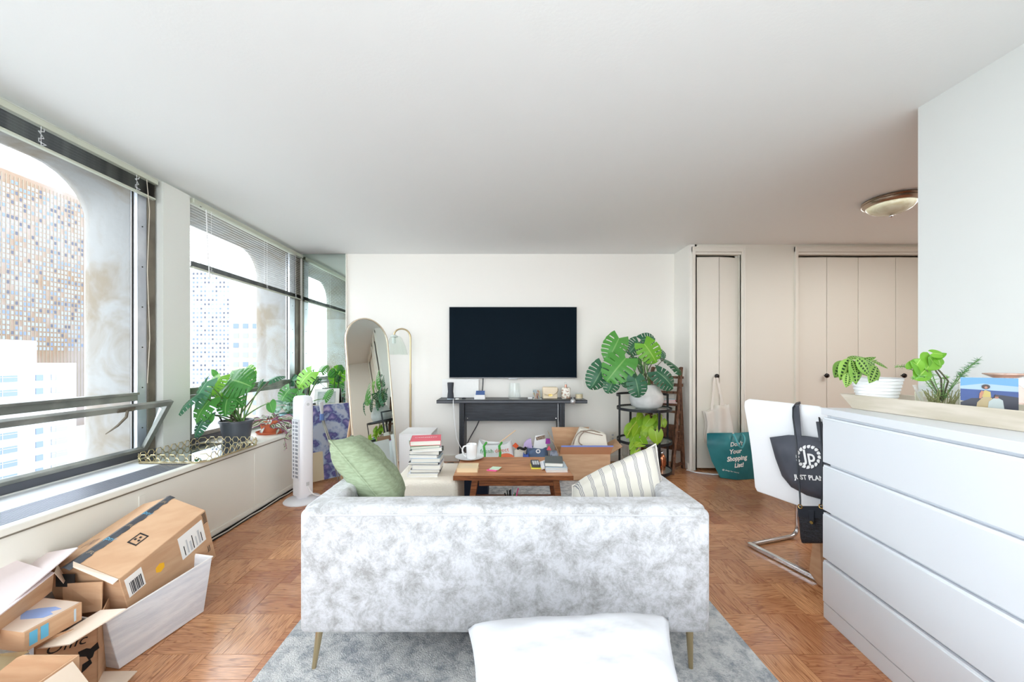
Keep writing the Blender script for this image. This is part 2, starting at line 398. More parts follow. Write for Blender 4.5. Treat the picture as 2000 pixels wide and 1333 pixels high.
# ---------------------------------------------------------------- windows
def window(nm, y0, y1, jambR, hopper_open, alu=True, tr=True):
    e = struct(nm, (WX, (y0+y1)/2, .56)); X = WX
    zt, zb = 2.452, .55
    MB().box(X-.07, X-.01, y0, y0+.03, zb, zt).build('frame_jamb', gap_m if nm == 'window_2' else brown_m, e)
    MB().box(X-.07, X+.004, y1-jambR*.45, y1, zb, zt).build('frame_jamb', brown_m, e, bevel=.002)
    MB().box(X-.05, X-.004, y1-jambR, y1-jambR*.45, zb, zt).build('aluminium_channel', alu_m, e, bevel=.002)
    MB().box(X-.038, X-.03, y1-jambR-.006, y1-jambR, zb, zt).build('rubber_gasket', gap_m, e)
    s = MB()
    for k in range(7): s.cyl((X-.006, y1-jambR*.72, .75+k*.27), (X-.001, y1-jambR*.72, .75+k*.27), .004, n=8)
    s.build('screws', gap_m, e, kind='stuff')
    MB().box(X-.06, X, y0+.03, y1-jambR, .935, .982).build('transom', alud_m, e, bevel=.003)
    MB().box(X-.058, X+.012, y0+.03, y1-jambR, .975, .99).build('transom_lip', alud_m, e, bevel=.002)
    MB().box(X-.07, X+.008, y0, y1, zb, zb+.045).build('bottom_rail', rail_d, e, bevel=.003)
    MB().box(X-.07, X-.0, y0+.03, y1-jambR, zb+.045, zb+.06).build('bottom_track', alud_m, e)
    MB().box(X-.07, X-.01, y0, y1, 2.42, zt).build('head_rail', brown_m, e)
    MB().box(X-.036, X-.031, y0+.03, y1-jambR, .985, 2.42).build('pane', pane_m, e)
    # hopper sash hinged at the bottom
    a = .185 if hopper_open else 0.0; L = .385; h = math.sqrt(L*L-a*a); ba = V((X-.02, 0, .6)); up = V((a, 0, h))/L; nn = V((h, 0, -a))/L
    s0, s1 = y0+.03, y1-jambR+(.05 if hopper_open else 0); hb = alud_m
    if hopper_open: s1 = y1-.06
    L = L if hopper_open else .332
    s = MB(); t = nn*.026; bw = .034
    s.obox(ba+V((0, s0, 0)), (0, s1-s0, 0), up*.03, t); s.obox(ba+up*(L-bw)+V((0, s0, 0)), (0, s1-s0, 0), up*bw, t)
    s.obox(ba+up*.03+V((0, s0, 0)), (0, bw, 0), up*(L-bw-.03), t); s.obox(ba+up*.03+V((0, s1-bw, 0)), (0, bw, 0), up*(L-bw-.03), t)
    sash = s.build('hopper_sash', hb, e, bevel=.002)
    MB().obox(ba+up*.03+nn*.01+V((0, s0+bw, 0)), (0, s1-s0-2*bw, 0), up*(L-bw-.03), nn*.004).build('hopper_pane', pane_m, sash)
    if hopper_open:
        hp = ba+up*(L-.02)+nn*.026+V((0, s1-.36, 0))
        MB().obox(hp-up*.012, (0, .1, 0), up*.024, nn*.006).build('latch_plate', brown_m, sash, bevel=.002)
        MB().tube([hp+V((0, .05, 0))+nn*.01, hp+V((0, .04, 0))+nn*.03-up*.03, hp+V((0, .01, 0))+nn*.035-up*.08, hp+V((0, -.03, 0))+nn*.03-up*.13], [.007, .008, .007, .003]).build('latch_handle', brown_m, sash, smooth=60)
        MB().obox(ba+V((0, s1+.004, .02)), (0, .006, 0), up*.3+V((-.04, 0, 0)), nn*.02).build('stay_arm', alu_m, e)
    return e
window('window_1', 1.0, 2.56, .118, True)
window('window_2', 2.795, 4.385, .2, False)
window('window_3_added', -1.3, .72, .1, False)  # unseen window, added to bring daylight to the near end
# concrete frames outside each window
def rrect(X, y0, y1, z0, z1, r, k=7):
    pts = []
    for (cy_, cz, a0) in ((y1-r, z1-r, 0), (y0+r, z1-r, PI/2), (y0+r, z0+r, PI), (y1-r, z0+r, 3*PI/2)):
        for i in range(k+1):
            a = a0+PI/2*i/k; pts.append(V((X, cy_+r*math.cos(a), cz+r*math.sin(a))))
    return pts
for idx, (y0, y1) in enumerate(((-1.3, .72), (1.0, 2.47), (2.80, 4.24))):
    b = MB()
    b.loft([rrect(-2.50, y0, y1, .52, 2.45, .012), rrect(-2.80, y0-.03, y1+.03, .40, 2.42, .27), rrect(-2.87, y0-.05, y1+.06, .36, 2.44, .3),
            rrect(-2.90, y0-.08, y1+.09, .33, 2.47, .32), rrect(-2.905, y0-.14, y1+.16, -.3, 2.9, .02), rrect(-2.50, y0-.14, y1+.16, -.3, 2.9, .02)], False, False)
    b.build('trim_%d' % (3+idx), conc_m, smooth=40, kind='structure')

# convector cover under the windows
cv = struct('trim_6', (-2.1, 1.2, 0))
FX = -1.96
MB().box(FX-.02, FX, -1.9, 4.38, .012, .505).build('front_panel', heater_m, cv)
MB().box(FX-.10, FX-.02, -1.9, 4.38, 0, .012).build('toe_space', gap_m, cv)
b = MB()
for y in (1.05, 1.98, 2.90, 3.62): b.box(FX, FX+.004, y, y+.035, .06, .47)
b.build('panel_strips', heater_m, cv, kind='stuff', bevel=.0015)
MB().box(FX-.012, FX+.006, -1.9, 4.38, .505, .513).build('shadow_gap', mat('panel shadow gap', S(128, 122, 110), .8), cv)
MB().box(FX-.03, FX+.014, -1.9, 4.38, .513, .545).build('top_lip', heater_m, cv, bevel=.005)
MB().box(FX, FX+.008, -1.9, 4.38, .02, .055).build('bottom_rail', heater_m, cv, bevel=.003)
MB().box(WX-.0, FX-.03, 2.36, 4.38, .515, .541).build('top_cover', trim_m, cv)
MB().box(WX-.0, -2.19, -1.9, 2.36, .515, .541).build('top_cover', sill_m, cv)
MB().box(-2.0, FX-.03, -1.9, 2.36, .515, .541).build('top_cover', sill_m, cv)
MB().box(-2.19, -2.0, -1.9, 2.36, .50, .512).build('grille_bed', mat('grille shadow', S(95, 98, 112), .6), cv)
gm = MB().box(-.0045, .0045, -2.13, 2.13, 0, .026).mesh('grille_bar', grille_m)
for k in range(12):
    o = D.objects.new('grille_bar', gm); COL.objects.link(o); o.parent = cv; o.location = V((-2.185+.0158*k, .23, .513))-cv.location
tk = MB().tube([(FX+.03, .9+i*.12, .012+.004*math.sin(i*2.1)) for i in range(29)], .005, 6).build('floor_cable', mat('dirty white cable', S(200, 196, 188), .6), None)
tag(tk, 'thin loose cable lying along the foot of the convector cover', 'cable')
# mirror panel on the back wall beside the windows
MB().box(-2.39, -1.87, 4.385, 4.40, .545, CEIL-.004).build('mirror_panel', mirror_g)
tag(D.objects['mirror_panel'], 'tall green-tinted mirror panel fixed to the back wall beside the windows', 'mirror')
MB().box(-1.872, -1.862, 4.375, 4.40, 0, CEIL-.002).build('trim_7', trim_m, kind='structure')
# ---------------------------------------------------------------- blinds
slat_m = mat('blind slats', S(246, 246, 244), .5); rail_m = mat('blind rails', S(196, 200, 184), .45); stk_m = mat('dark bunched slats', S(128, 130, 120), .5, color2=S(92, 92, 88), scale=9)  # stk_m is a darker mottled grey for the bunched slats
def translucent(m, f):
    nt = m.node_tree; b = nt.nodes['Principled BSDF']; tr = nt.nodes.new('ShaderNodeBsdfTranslucent'); tr.inputs[0].default_value = b.inputs['Base Color'].default_value; ms = nt.nodes.new('ShaderNodeMixShader'); ms.inputs[0].default_value = f
    nt.links.new(b.outputs[0], ms.inputs[1]); nt.links.new(tr.outputs[0], ms.inputs[2]); nt.links.new(ms.outputs[0], nt.nodes['Material Output'].inputs[0])
translucent(slat_m, .72)
def blind(nm, label, y0, y1, top, nfree, pitch, nstack, sp, bot):
    t = thing(nm, label, 'blind', (-2.39, (y0+y1)/2, bot))
    X = -2.392
    MB().box(X-.02, X+.026, y0, y1, top-.035, top).build('head_rail', rail_m, t, bevel=.003)
    me = None; ln = y1-y0-.01; w2 = .0125
    # translucent slats glow when the sky is behind them
    b = MB().grid(lambda u, v: V(((u-.5)*2*w2, (v-.5)*ln, .0022*(1-(2*u-1)**2))), 4, 1); me = b.mesh('slat', slat_m); mes = b.mesh('slat', stk_m)
    z = top-.045
    for k in range(nfree):
        o = D.objects.new('slat', me); COL.objects.link(o); o.parent = t; o.location = V((X+.002, (y0+y1)/2, z))-t.location; o.rotation_euler = (0, .25, 0); z -= pitch
    for k in range(nstack):
        o = D.objects.new('slat', mes); COL.objects.link(o); o.parent = t; o.location = V((X+.002, (y0+y1)/2, z))-t.location; o.rotation_euler = (0, .05*(k % 3-1), 0); z -= sp
    MB().box(X-.012, X+.014, y0+.005, y1-.005, z-.008, z+.004).build('bottom_rail', rail_m, t, bevel=.002)
    for yy in (y0+.18, (y0+y1)/2+.12, y1-.14):
        MB().tube([(X+.016, yy, top-.03), (X+.016, yy, z)], .0012, 5).tube([(X-.013, yy, top-.03), (X-.013, yy, z)], .0012, 5).build('ladder_cord', white_m, t)
        if nstack: MB().tube([(X+.018+.008*math.sin(i*2.3), yy+.016*math.sin(i*1.7), z+nstack*sp*i/9) for i in range(10)], .0025, 5).build('cord_loops', greyl, t)
    return t, z
b1, _ = blind('window_blind', 'raised dark blind bunched at the top of the nearest window', 1.02, 2.53, 2.440, 0, .02, 17, .0052, 2.31)
MB().tube([(-2.36, 2.44, 2.40), (-2.36, 2.46, 2.2), (-2.365, 2.45, 1.8), (-2.36, 2.462, 1.35), (-2.37, 2.455, 1.05)], .0022, 6).build('pull_cord', mat('cord', S(190, 180, 165), .7), b1)
b2, _ = blind('window_blind', 'half lowered white slatted blind on the window beside the mirror panel', 2.82, 4.36, 2.445, 21, .0208, 9, .0045, 1.93)
MB().tube([(-2.362, 2.93, 2.40), (-2.355, 2.935, 2.1), (-2.35, 2.95, 1.86)], .0035, 6).build('tilt_wand', white_m, b2)
MB().tube([(-2.362, 2.97, 1.9), (-2.36, 2.98, 1.6), (-2.365, 2.985, 1.42)], .0012, 6).build('pull_cord', white_m, b2)
MB().box(-2.371, -2.369, 2.88, 2.895, 2.405, 2.428).build('rail_bracket', ink, b2)

# ---------------------------------------------------------------- buildings outside
def bwin(bld, X, ys, zs, w, h, mats_, prob=1.0, limit=300, depth=.25, seed=3, frame=False, facing='x'):
    r = random.Random(seed); meshes = []
    for m in mats_:
        b = MB()
        if facing == 'x': b.box(0, .12, -w/2, w/2, -h/2, h/2)
        else: b.box(-w/2, w/2, -.12, 0, -h/2, h/2)
        meshes.append(b.mesh('window', m))
    cnt = 0; extra = [MB() for _ in mats_]
    for z in zs:
        for y in ys:
            if r.random() > prob: continue
            k = r.randrange(len(mats_)); 
            p = V((X, y, z)) if facing == 'x' else V((y, X, z))
            if cnt < limit:
                o = D.objects.new('window', meshes[k]); COL.objects.link(o); o.parent = bld; o.location = p-bld.location; cnt += 1
            elif facing == 'x': extra[k].box(p.x, p.x+.12, p.y-w/2, p.y+w/2, p.z-h/2, p.z+h/2)
            else: extra[k].box(p.x-w/2, p.x+w/2, p.y-.12, p.y, p.z-h/2, p.z+h/2)
    for k, e in enumerate(extra):
        if e.v: e.build('windows', mats_[k], bld, kind='stuff')
tan = mat('tan tower masonry', S(118, 98, 82), .8, color2=S(132, 124, 122), scale=.02); gl1 = mat('dark far glass', S(62, 66, 82), .35); gl2 = mat('blue far glass', S(92, 106, 132), .35)
gl3 = mat('pale far glass', S(122, 128, 138), .4); wmas = mat('white tower masonry', S(150, 151, 152), .8); wmas2 = mat('cream masonry', S(146, 138, 124), .8)
ground = MB().box(-900, -3.2, -500, 900, -62, -60).build('ground_outside', mat('street asphalt', S(160, 160, 158), .9), kind='structure')
T = thing('office_tower', 'huge tan office tower with a dense grid of windows seen through nearest window', 'building', (-420, 290, -60))
MB().box(-450, -400, 200, 352, -60, 155).build('facade', tan, T)
MB().box(-440, -404, 190, 301, 155, 176).build('roof_plant', wmas, T)
bwin(T, -400, [206+2.62*i for i in range(56)], [147-4.1*i for i in range(34)], 1.5, 2.7, [gl1, gl2, gl2, gl3, gl3, gl3, gl3], .85, 0)
b = MB()
for i in range(57): b.box(-400, -399.6, 204.6+2.62*i, 204.75+2.62*i, -40, 152)
b.build('mullions', wmas2, T, kind='stuff')
T = thing('white_office_block', 'low white office block with long ribbon windows below the tan tower', 'building', (-140, 80, -60))
MB().box(-160, -120, 40, 103.6, -60, .6).build('facade', wmas, T)
MB().box(-150, -124, 60, 98, .6, 6.5).build('roof_house', wmas, T)
b = MB().box(-124, -123.7, 73.5, 80, 2.4, 5.6); b.build('louvre_panel', greyl, T)
for k in range(17):
    z = -3.2-3.45*k
    for (yc, w_) in ((56, 6), (63, 6), (70, 4), (78.3, 5), (84.8, 1.3), (89.0, 3.9), (95.3, 1.5), (99.6, 3.6)):
        o = MB().box(-120.05, -119.85, yc-w_/2, yc+w_/2, z-.75, z+.75).build('window', [gl3, gl2, gl2][(k*3+int(yc)) % 3], T)
        if w_ > 3: MB().box(-119.85, -119.8, yc-w_*.22, yc-w_*.22+.12, z-.75, z+.75).box(-119.85, -119.8, yc-w_/2, yc+w_/2, z+.25, z+.37).build('mullion', wmas, o)
T = thing('pale_apartment_tower', 'pale apartment tower with small bluish windows seen through the half-blinded window', 'building', (-238, 300, -60))
MB().box(-256, -221, 300, 330, -60, 76).build('facade', wmas, T)
MB().box(-250, -228, 304, 322, 76, 84).build('roof_house', wmas, T)
bwin(T, 300, [-252+3.1*i for i in range(10)], [72-3.55*i for i in range(30)], 1.25, 1.5, [gl2, gl3, gl1], .9, 300, facing='y')
T = thing('cream_apartment_block', 'lower cream apartment block with paired square windows beside the pale tower', 'building', (-140, 200, -60))
MB().box(-149, -118, 200, 220, -60, 24).build('facade', wmas2, T)
bwin(T, 200, [-145, -139.8, -134.5, -129.2, -124], [20-5.2*i for i in range(14)], 2.9, 2.6, [gl3, gl3, gl2], 1, 300, facing='y', seed=5)
T = thing('slab_block', 'hazy grey slab block rising far behind the apartment towers', 'building', (-330, 420, -60))
MB().box(-372, -300, 430, 460, -60, 48).build('facade', wmas, T)
bwin(T, 430, [-368+4.2*i for i in range(16)], [44-4*i for i in range(17)], 2.0, 1.7, [gl3, gl2], 1, 280, facing='y', seed=6)
# ---------------------------------------------------------------- rug, bed, sofa
rug_m = mat('distressed rug', S(214, 214, 213), .95, color2=S(146, 151, 158), scale=16, detail=14, lo=.44, hi=.60, distort=.2, nrough=.82, bump=.8, bscale=170)
b = MB()
b.grid(lambda u, v: V((-.93+1.95*u, .55+3.10*v, .012)), 2, 2).box(-.93, 1.02, .55, 3.65, .0005, .0118)
tag(b.build('area_rug', rug_m, bevel=.002), 'large pale grey-blue distressed rug under the sofa and coffee table', 'rug')
velvet = mat('crushed velvet', S(196, 197, 202), .6, color2=S(143, 142, 141), scale=13, detail=14, lo=.43, hi=.61, distort=.3, nrough=.84, bump=.25, bscale=45, sheen=.3)
vel_pip = mat('velvet piping', S(184, 185, 189), .6)
so = thing('sofa', 'pale silver crushed-velvet loveseat with its back to the camera', 'sofa', (0, 1.75, 0))
def roundbox(x0, x1, y0, y1, z0, z1, name, m, par, bv=.03, seg=4): return MB().box(x0, x1, y0, y1, z0, z1).build(name, m, par, bevel=bv, seg=seg)
roundbox(-.762, .775, 1.372, 1.50, .178, .640, 'backrest', velvet, so, .022)
roundbox(-.70, .712, 1.376, 1.505, .58, .653, 'back_roll', velvet, so, .03, 5)
for s, xa, xb in ((-1, -.764, -.655), (1, .668, .777)):
    b = MB(); b.loft([[V((xa, y, z0)), V((xb, y, z0)), V((xb, y, z1)), V((xa, y, z1))] for y, z0, z1 in ((1.40, .18, .650), (1.9, .18, .650), (1.97, .18, .60))][::1])
    b.build('arm', velvet, so, bevel=.025, seg=4, clean=True)
roundbox(-.66, .67, 1.48, 2.12, .18, .30, 'seat_base', velvet, so, .02)
roundbox(-.652, .662, 1.50, 2.14, .30, .425, 'seat_cushion', velvet, so, .035)
MB().tube([(-.70, 1.374, .622), (-.3, 1.371, .626), (.3, 1.371, .626), (.715, 1.374, .620)], .0035, 6).build('seam_piping', vel_pip, so)
for x in (-.72, .733):
    for y in (1.43, 2.06):
        sx = -.02 if x < 0 else .02; xx = x
        if y < 1.5: MB().cyl((xx-sx*.6, y, .182), (xx+sx*.1-.01, y-.005, .012), .0145, .008, 14).build('leg', brass_m, so, smooth=60)
        else: MB().cyl((xx-sx, y, .182), (xx, y, .012), .0145, .008, 14).build('leg', brass_m, so, smooth=60)
bed = thing('bed', 'low white bed in the foreground, only just below the picture, carrying the pillow', 'bed', (.25, 0, 0))
roundbox(-.5, 1.0, -1.5, .86, .20, .43, 'mattress', white_m, bed, .04)
MB().box(-.5, 1.0, -1.5, .85, .10, .20).build('bed_base', greyl, bed)
for x in (-.45, .95):
    for y in (-1.45, .8): MB().box(x-.03, x+.03, y-.03, y+.03, 0, .10).build('leg', walnut, bed)
cotton = mat('white cotton', S(190, 191, 196), .8, bump=.04, bscale=12)
t = thing('white_pillow', 'plump white pillow lying in the foreground behind the sofa', 'pillow', (.13, .8, .43))
cs = [P(925, 1440, .72), P(1362, 1440, .72), P(1306, 1206, .93), P(912, 1224, .93)]
pillow('pillow_case', cs, .15, cotton, t, dent=.055, wr=.002, seed=4, n=28)

lin_g = mat('sage linen', S(138, 152, 124), .9, color2=S(152, 166, 138), scale=30, stretch=(1, 1, 4), bump=.2, bscale=160)
t = thing('green_cushion', 'sage green linen cushion with piped edge at the left of the sofa', 'cushion', (-.6, 1.68, .43))
cs = [V((-.71, 1.56, .48)), V((-.47, 1.90, .455)), P(771, 962, 1.83)+V((-.09, .02, .02)), P(648, 868, 1.60)]
cs = [V((-.60, 1.55, .44)), P(790, 990, 1.62), V((-.58, 1.93, .80)), P(647, 866, 1.66)]
# a cushion standing on one corner edge: its piped seam runs from the top corner down to the right corner
gT, gR = P(643, 861, 1.64), P(768, 1010, 1.60); gd_ = V((-.06, .40, -.06)); cs = [gT, gR, gR+gd_, gT+gd_]
pillow('cushion_cover', cs, .17, lin_g, t, dent=.05, wr=.004, seed=9)
MB().tube(rim_path(cs, .05), .0045, 6, closed=True).build('piping', lin_g, t, smooth=60)
t = thing('white_cushion', 'small white rounded cushion standing behind the green one', 'cushion', (-.6, 2.0, .43))
cs = [V((-.66, 2.08, .44)), V((-.56, 1.95, .44)), P(748, 893, 2.0), P(719, 893, 2.08)]
pillow('cushion_cover', [P(705, 1000, 2.06), P(757, 1000, 1.99), P(748, 888, 2.0), P(712, 888, 2.07)], .10, mat('cream boucle', S(238, 234, 228), .95, bump=.4, bscale=120), t, dent=-.03, wr=.001)
def stripe_mat():
    m = D.materials.new('striped ticking'); m.use_nodes = True; nt = m.node_tree; b = nt.nodes['Principled BSDF']; N = nt.nodes.new; L = nt.links.new
    uv = N('ShaderNodeUVMap'); sp = N('ShaderNodeSeparateXYZ'); L(uv.outputs[0], sp.inputs[0])
    mu = N('ShaderNodeMath'); mu.operation = 'MULTIPLY'; mu.inputs[1].default_value = 9; L(sp.outputs[0], mu.inputs[0])
    fr = N('ShaderNodeMath'); fr.operation = 'FRACT'; L(mu.outputs[0], fr.inputs[0])
    r = N('ShaderNodeValToRGB'); r.color_ramp.interpolation = 'CONSTANT'; els = r.color_ramp.elements
    a, c_ = S(196, 192, 182), S(112, 112, 122)
    els[0].position = 0; els[0].color = a; els[1].position = .32; els[1].color = c_
    for p, cc in ((.37, a), (.43, c_), (.48, a), (.54, c_), (.59, a)): e = els.new(p); e.color = cc
    L(fr.outputs[0], r.inputs[0]); L(r.outputs[0], b.inputs['Base Color']); b.inputs['Roughness'].default_value = .9
    return m
t = thing('striped_cushion', 'cream cushion with thin grey stripes at the right of the sofa', 'cushion', (.45, 1.68, .43))
cs = [P(1108, 1010, 1.58), P(1312, 1020, 1.60), P(1281, 868, 1.78), P(1118, 950, 1.78)]
o = pillow('cushion_cover', cs, .13, stripe_mat(), t, dent=.03, wr=.003, seed=3)
me = o.data; ul = me.uv_layers.new(name='UVMap'); bl, br, tr, tl = [c-wl(t) for c in cs]
for l in me.loops:
    c = me.vertices[l.vertex_index].co
    bx = (br-bl).normalized(); u_ = (c-bl).dot(bx)/(br-bl).length
    ul.data[l.index].uv = (u_, 0)
MB().tube(rim_path(cs, .05), .0045, 6, closed=True).build('piping', mat('cream piping', S(212, 208, 200), .9), t, smooth=60)

# ---------------------------------------------------------------- ottoman and its book stack
bouc = MATS['cream boucle']; bouc2 = mat('oatmeal boucle', S(236, 228, 214), .95, bump=.5, bscale=110)
ot = thing('ottoman', 'square cream boucle ottoman left of the coffee table', 'ottoman', (-.52, 2.64, 0))
roundbox(-.735, -.30, 2.42, 2.87, .03, .41, 'cushion_body', bouc2, ot, .035, 4)
for x in (-.69, -.34):
    for y in (2.47, 2.82): MB().cyl((x, y, 0), (x, y, .035), .018).build('foot', ink, ot)
def book(name, label, c, w, d, h, ang, cover, group=None, pg=pages, title=None, spine='left', tilt=0):
    """c = centre of the underside; w along x, d along y before turning"""
    t = thing(name, label, 'book', c, group)
    ca, sa = math.cos(ang), math.sin(ang); u = V((ca, sa, 0)); v = V((-sa, ca, 0)); z = V((0, 0, 1))
    if tilt: z2 = (z+u*tilt).normalized(); u = (u-z2*u.dot(z2)).normalized(); z = z2
    c = V(c); o = c-u*w/2-v*d/2; k = .0022
    cv_ = MB().obox(o, u*w, v*d, z*k).obox(o+z*(h-k), u*w, v*d, z*k)
    if spine == 'left': cv_.obox(o, u*k, v*d, z*h)
    elif spine == 'right': cv_.obox(o+u*(w-k), u*k, v*d, z*h)
    elif spine == 'front': cv_.obox(o, u*w, v*k, z*h)
    else: cv_.obox(o+v*(d-k), u*w, v*k, z*h)
    cv_.build('cover', cover, t)
    MB().obox(o+u*.003+v*.003+z*k, u*(w-.006), v*(d-.006), z*(h-2*k)).build('pages', pg, t)
    if title: text(title[0], c+z*(h+.0006)+v*.01, u, v, title[1], title[2], t, width=w*.75)
    return t
Z0 = .41
cov = {'w': mat('white cover', S(232, 232, 236), .5), 'r': mat('red pink cover', S(222, 84, 104), .5), 'g': mat('green cover', S(120, 160, 128), .5), 'k': mat('black cover', S(44, 44, 48), .5),
       'b': mat('pale blue cover', S(190, 205, 216), .5), 'dg': mat('dark green cover', S(52, 66, 58), .5), 't': mat('tan cover', S(236, 214, 176), .6), 'grey': mat('grey cover', S(92, 98, 98), .6)}
stack = [(.024, 'w', .01, 'white book at the very bottom of the stack on the ottoman'), (.026, 'k', .04, 'black-edged book second from the bottom of the ottoman stack'),
         (.030, 'w', .0, 'thick white paperback third from the bottom of the ottoman stack'), (.018, 'k', -.03, 'thin dark hardback in the middle of the ottoman stack'),
         (.027, 'b', .02, 'pale blue book above the thin dark one in the ottoman stack'), (.020, 'w', .0, 'white paperback below the dark green spine on the ottoman stack'),
         (.030, 'dg', -.04, 'book with dark green spine high in the ottoman stack'), (.022, 'w', .22, 'white book turned askew just under the green one'),
         (.016, 'g', .30, 'slim green-covered book right under the red one'), (.032, 'r', .16, 'red-pink covered paperback on top of the ottoman stack')]
z = Z0
for i, (h, k, a, lb) in enumerate(stack):
    w_ = .205-.006*(i % 3); 
    book('book', lb, (-.535+.006*((i*7) % 5-2)-(.012 if i > 6 else 0), 2.575+.004*((i*3) % 4), z), w_, .15+.006*(i % 3)+(.05 if i > 6 else 0), h, a, cov[k], 'books stacked on the ottoman',
         spine='right' if k in ('k', 'dg') else 'left', title=('PENGUIN STORIES' if 0 else 'CONSENT', .04, paper) if k == 'r' else None)
    z += h+.0004

# ---------------------------------------------------------------- coffee table
ct = thing('coffee_table', 'walnut coffee table with splayed legs and a lower shelf', 'table', (.06, 2.63, 0))
b = MB(); b.obox((-.327, 2.40, .423), (.784, 0, 0), (0, .472, 0), (0, 0, .027)); b.build('table_top', table_top, ct, bevel=.004)
MB().box(-.327, .457, 2.396, 2.402, .42, .451).build('edge_strip', walnut, ct, bevel=.002)
MB().box(-.16, .36, 2.425, 2.443, .375, .422).build('apron', walnut, ct, bevel=.002)
MB().box(-.16, .36, 2.83, 2.848, .375, .422).build('apron', walnut, ct, bevel=.002)
for sx, xt, xb in ((-1, -.185, -.25), (1, .345, .405)):
    for yt, yb in ((2.435, 2.42), (2.838, 2.85)):
        b = MB(); b.loft([[V((x-w_, y-w_, z)), V((x+w_, y-w_, z)), V((x+w_, y+w_, z)), V((x-w_, y+w_, z))] for x, y, z, w_ in ((xb, yb, .013, .013), (xt, yt, .422, .021))]); b.build('leg', walnut, ct, bevel=.002)
MB().box(-.235, .385, 2.43, 2.842, .155, .170).build('lower_shelf', walnut, ct, bevel=.002)
TZ = .4505
def on(px, py, z=TZ): return G(px, py, z)
c = on(917, 896)
t = thing('plate', 'round white plate under the mug on the coffee table', 'plate', c)
MB().lathe(c, [(.045, 0), (.075, .004), (.108, .014), (.110, .016), (.074, .0075), (.0, .006)], 36, True, False).build('plate_body', mat('white ceramic', S(236, 237, 238), .2), t, smooth=60)
cer = MATS['white ceramic']
c = on(920, 898)+V((.004, 0, .006))
t = thing('mug', 'tall white mug with a large handle on the plate', 'mug', c)
MB().lathe(c, [(.0, .004), (.034, .004), (.038, .01), (.041, .11), (.0395, .112), (.037, .108), (.034, .014), (0, .012)], 32, False, False).build('mug_body', cer, t, smooth=50)
MB().tube(bez(c+V((-.036, 0, .095)), c+V((-.085, -.005, .11)), c+V((-.075, -.005, .01)), c+V((-.034, 0, .02)), 14), .006, 8).build('mug_handle', cer, t, smooth=60)
book('paperback', 'thick tan paperback lying by the left edge of the coffee table', on(914, 918)+V((0, 0, .0)), .142, .13, .028, 0, cov['t'], title=('~ notes ~', .02, greyl), pg=mat('cream pages', S(244, 226, 190), .8, color2=S(228, 206, 168), scale=3, stretch=(.2, .2, 300)))
c = on(965, 917)
t = thing('sticky_notes', 'pink and pale green sticky note pads on the coffee table', 'sticky notes', c)
MB().obox(c+V((-.05, -.035, 0)), (.062, -.02, 0), (.03, .06, 0), (0, 0, .006)).build('pink_pad', mat('hot pink', S(238, 96, 160), .6), t)
MB().obox(c+V((-.032, -.03, .0062)), (.062, -.012, 0), (.022, .062, 0), (0, 0, .004)).build('green_pad', mat('mint paper', S(206, 232, 206), .7), t)
book('book', 'white book lowest in the pile at the right of the coffee table', on(1084, 916), .145, .17, .016, .03, cov['w'], 'books on the coffee table', spine='left')
book('book', 'thin white book below the grey notebook on the coffee table', on(1084, 916)+V((0, 0, .0165)), .15, .165, .012, -.02, cov['b'], 'books on the coffee table')
book('grey_notebook', 'dark grey notebook on top of the pile at the coffee table right', on(1082, 913)+V((-.002, .0, .029)), .125, .19, .026, -.12, cov['grey'], spine='back')
c = on(1059, 913)
t = book('open_book', 'leaning white booklet propped against the coffee table pile', c+V((.012, 0, .012)), .05, .15, .012, .0, cov['w'], tilt=-.35)
c = on(1049, 912)
t = thing('calculator', 'dark calculator with pale keys on the coffee table', 'calculator', c+V((-.01, .02, .006)))
cc = c+V((-.01, .02, .006)); MB().box(cc.x-.03, cc.x+.03, cc.y-.065, cc.y+.075, cc.z, cc.z+.018).build('body', charc, t, bevel=.004)
for i in range(3):
    for j in range(5): MB().box(cc.x-.022+i*.016, cc.x-.010+i*.016, cc.y-.055+j*.018, cc.y-.043+j*.018, cc.z+.018, cc.z+.023).build('key', greyl, t)
tag(MB().box(c.x-.045, c.x+.05, c.y-.06, c.y+.06, TZ, TZ+.005).build('notepad', mat('yellow pad', S(236, 226, 90), .6)), 'yellow notepad under the calculator on the coffee table', 'notepad')
# lower shelf things
SZ = .1705
c = V((.05, 2.52, SZ)); t = thing('pen_cup', 'white cup full of pens and markers on the lower shelf', 'pen cup', c)
MB().lathe(c, [(.0, .002), (.033, .002), (.036, .07), (.038, .075), (.034, .074), (.031, .006), (0, .005)], 24, False, False).build('cup', cer, t, smooth=50)
for i, (dx, dy, col_) in enumerate(((-.02, .0, 'black ink'), (-.012, .012, 'dark green cover'), (.0, .0, 'charcoal'), (.008, .014, 'pale blue cover'), (.016, .0, 'green marker'), (.024, .006, 'hot pink'), (-.004, -.012, 'black ink'), (.026, -.006, 'hot pink'))):
    if col_ not in MATS: mat(col_, S(60, 140, 90), .5)
    p0 = c+V((dx*.6, dy*.6, .008)); p1 = c+V((dx*2.0, dy*1.5, .125+.012*((i*5) % 4)))
    tag(MB().cyl(p0, p1, .0045, .004, 8).build('pen', MATS[col_]), ['black ballpoint leaning left in the pen cup', 'dark green pen in the pen cup', 'charcoal pen at the middle of the pen cup', 'pale blue pen at the back of the pen cup', 'green marker in the pen cup', 'hot pink highlighter leaning right in the pen cup', 'black pen at the front of the pen cup', 'second hot pink highlighter at the front right of the pen cup'][i], 'pen', 'pens in the pen cup')
book('magazine', 'grey magazine lying left of the pen cup on the lower shelf', (-.09, 2.62, SZ), .2, .27, .012, .05, greyl)
book('magazine', 'pale magazine right of the pen cup on the lower shelf', (.27, 2.60, SZ), .19, .26, .010, -.1, cov['b'])
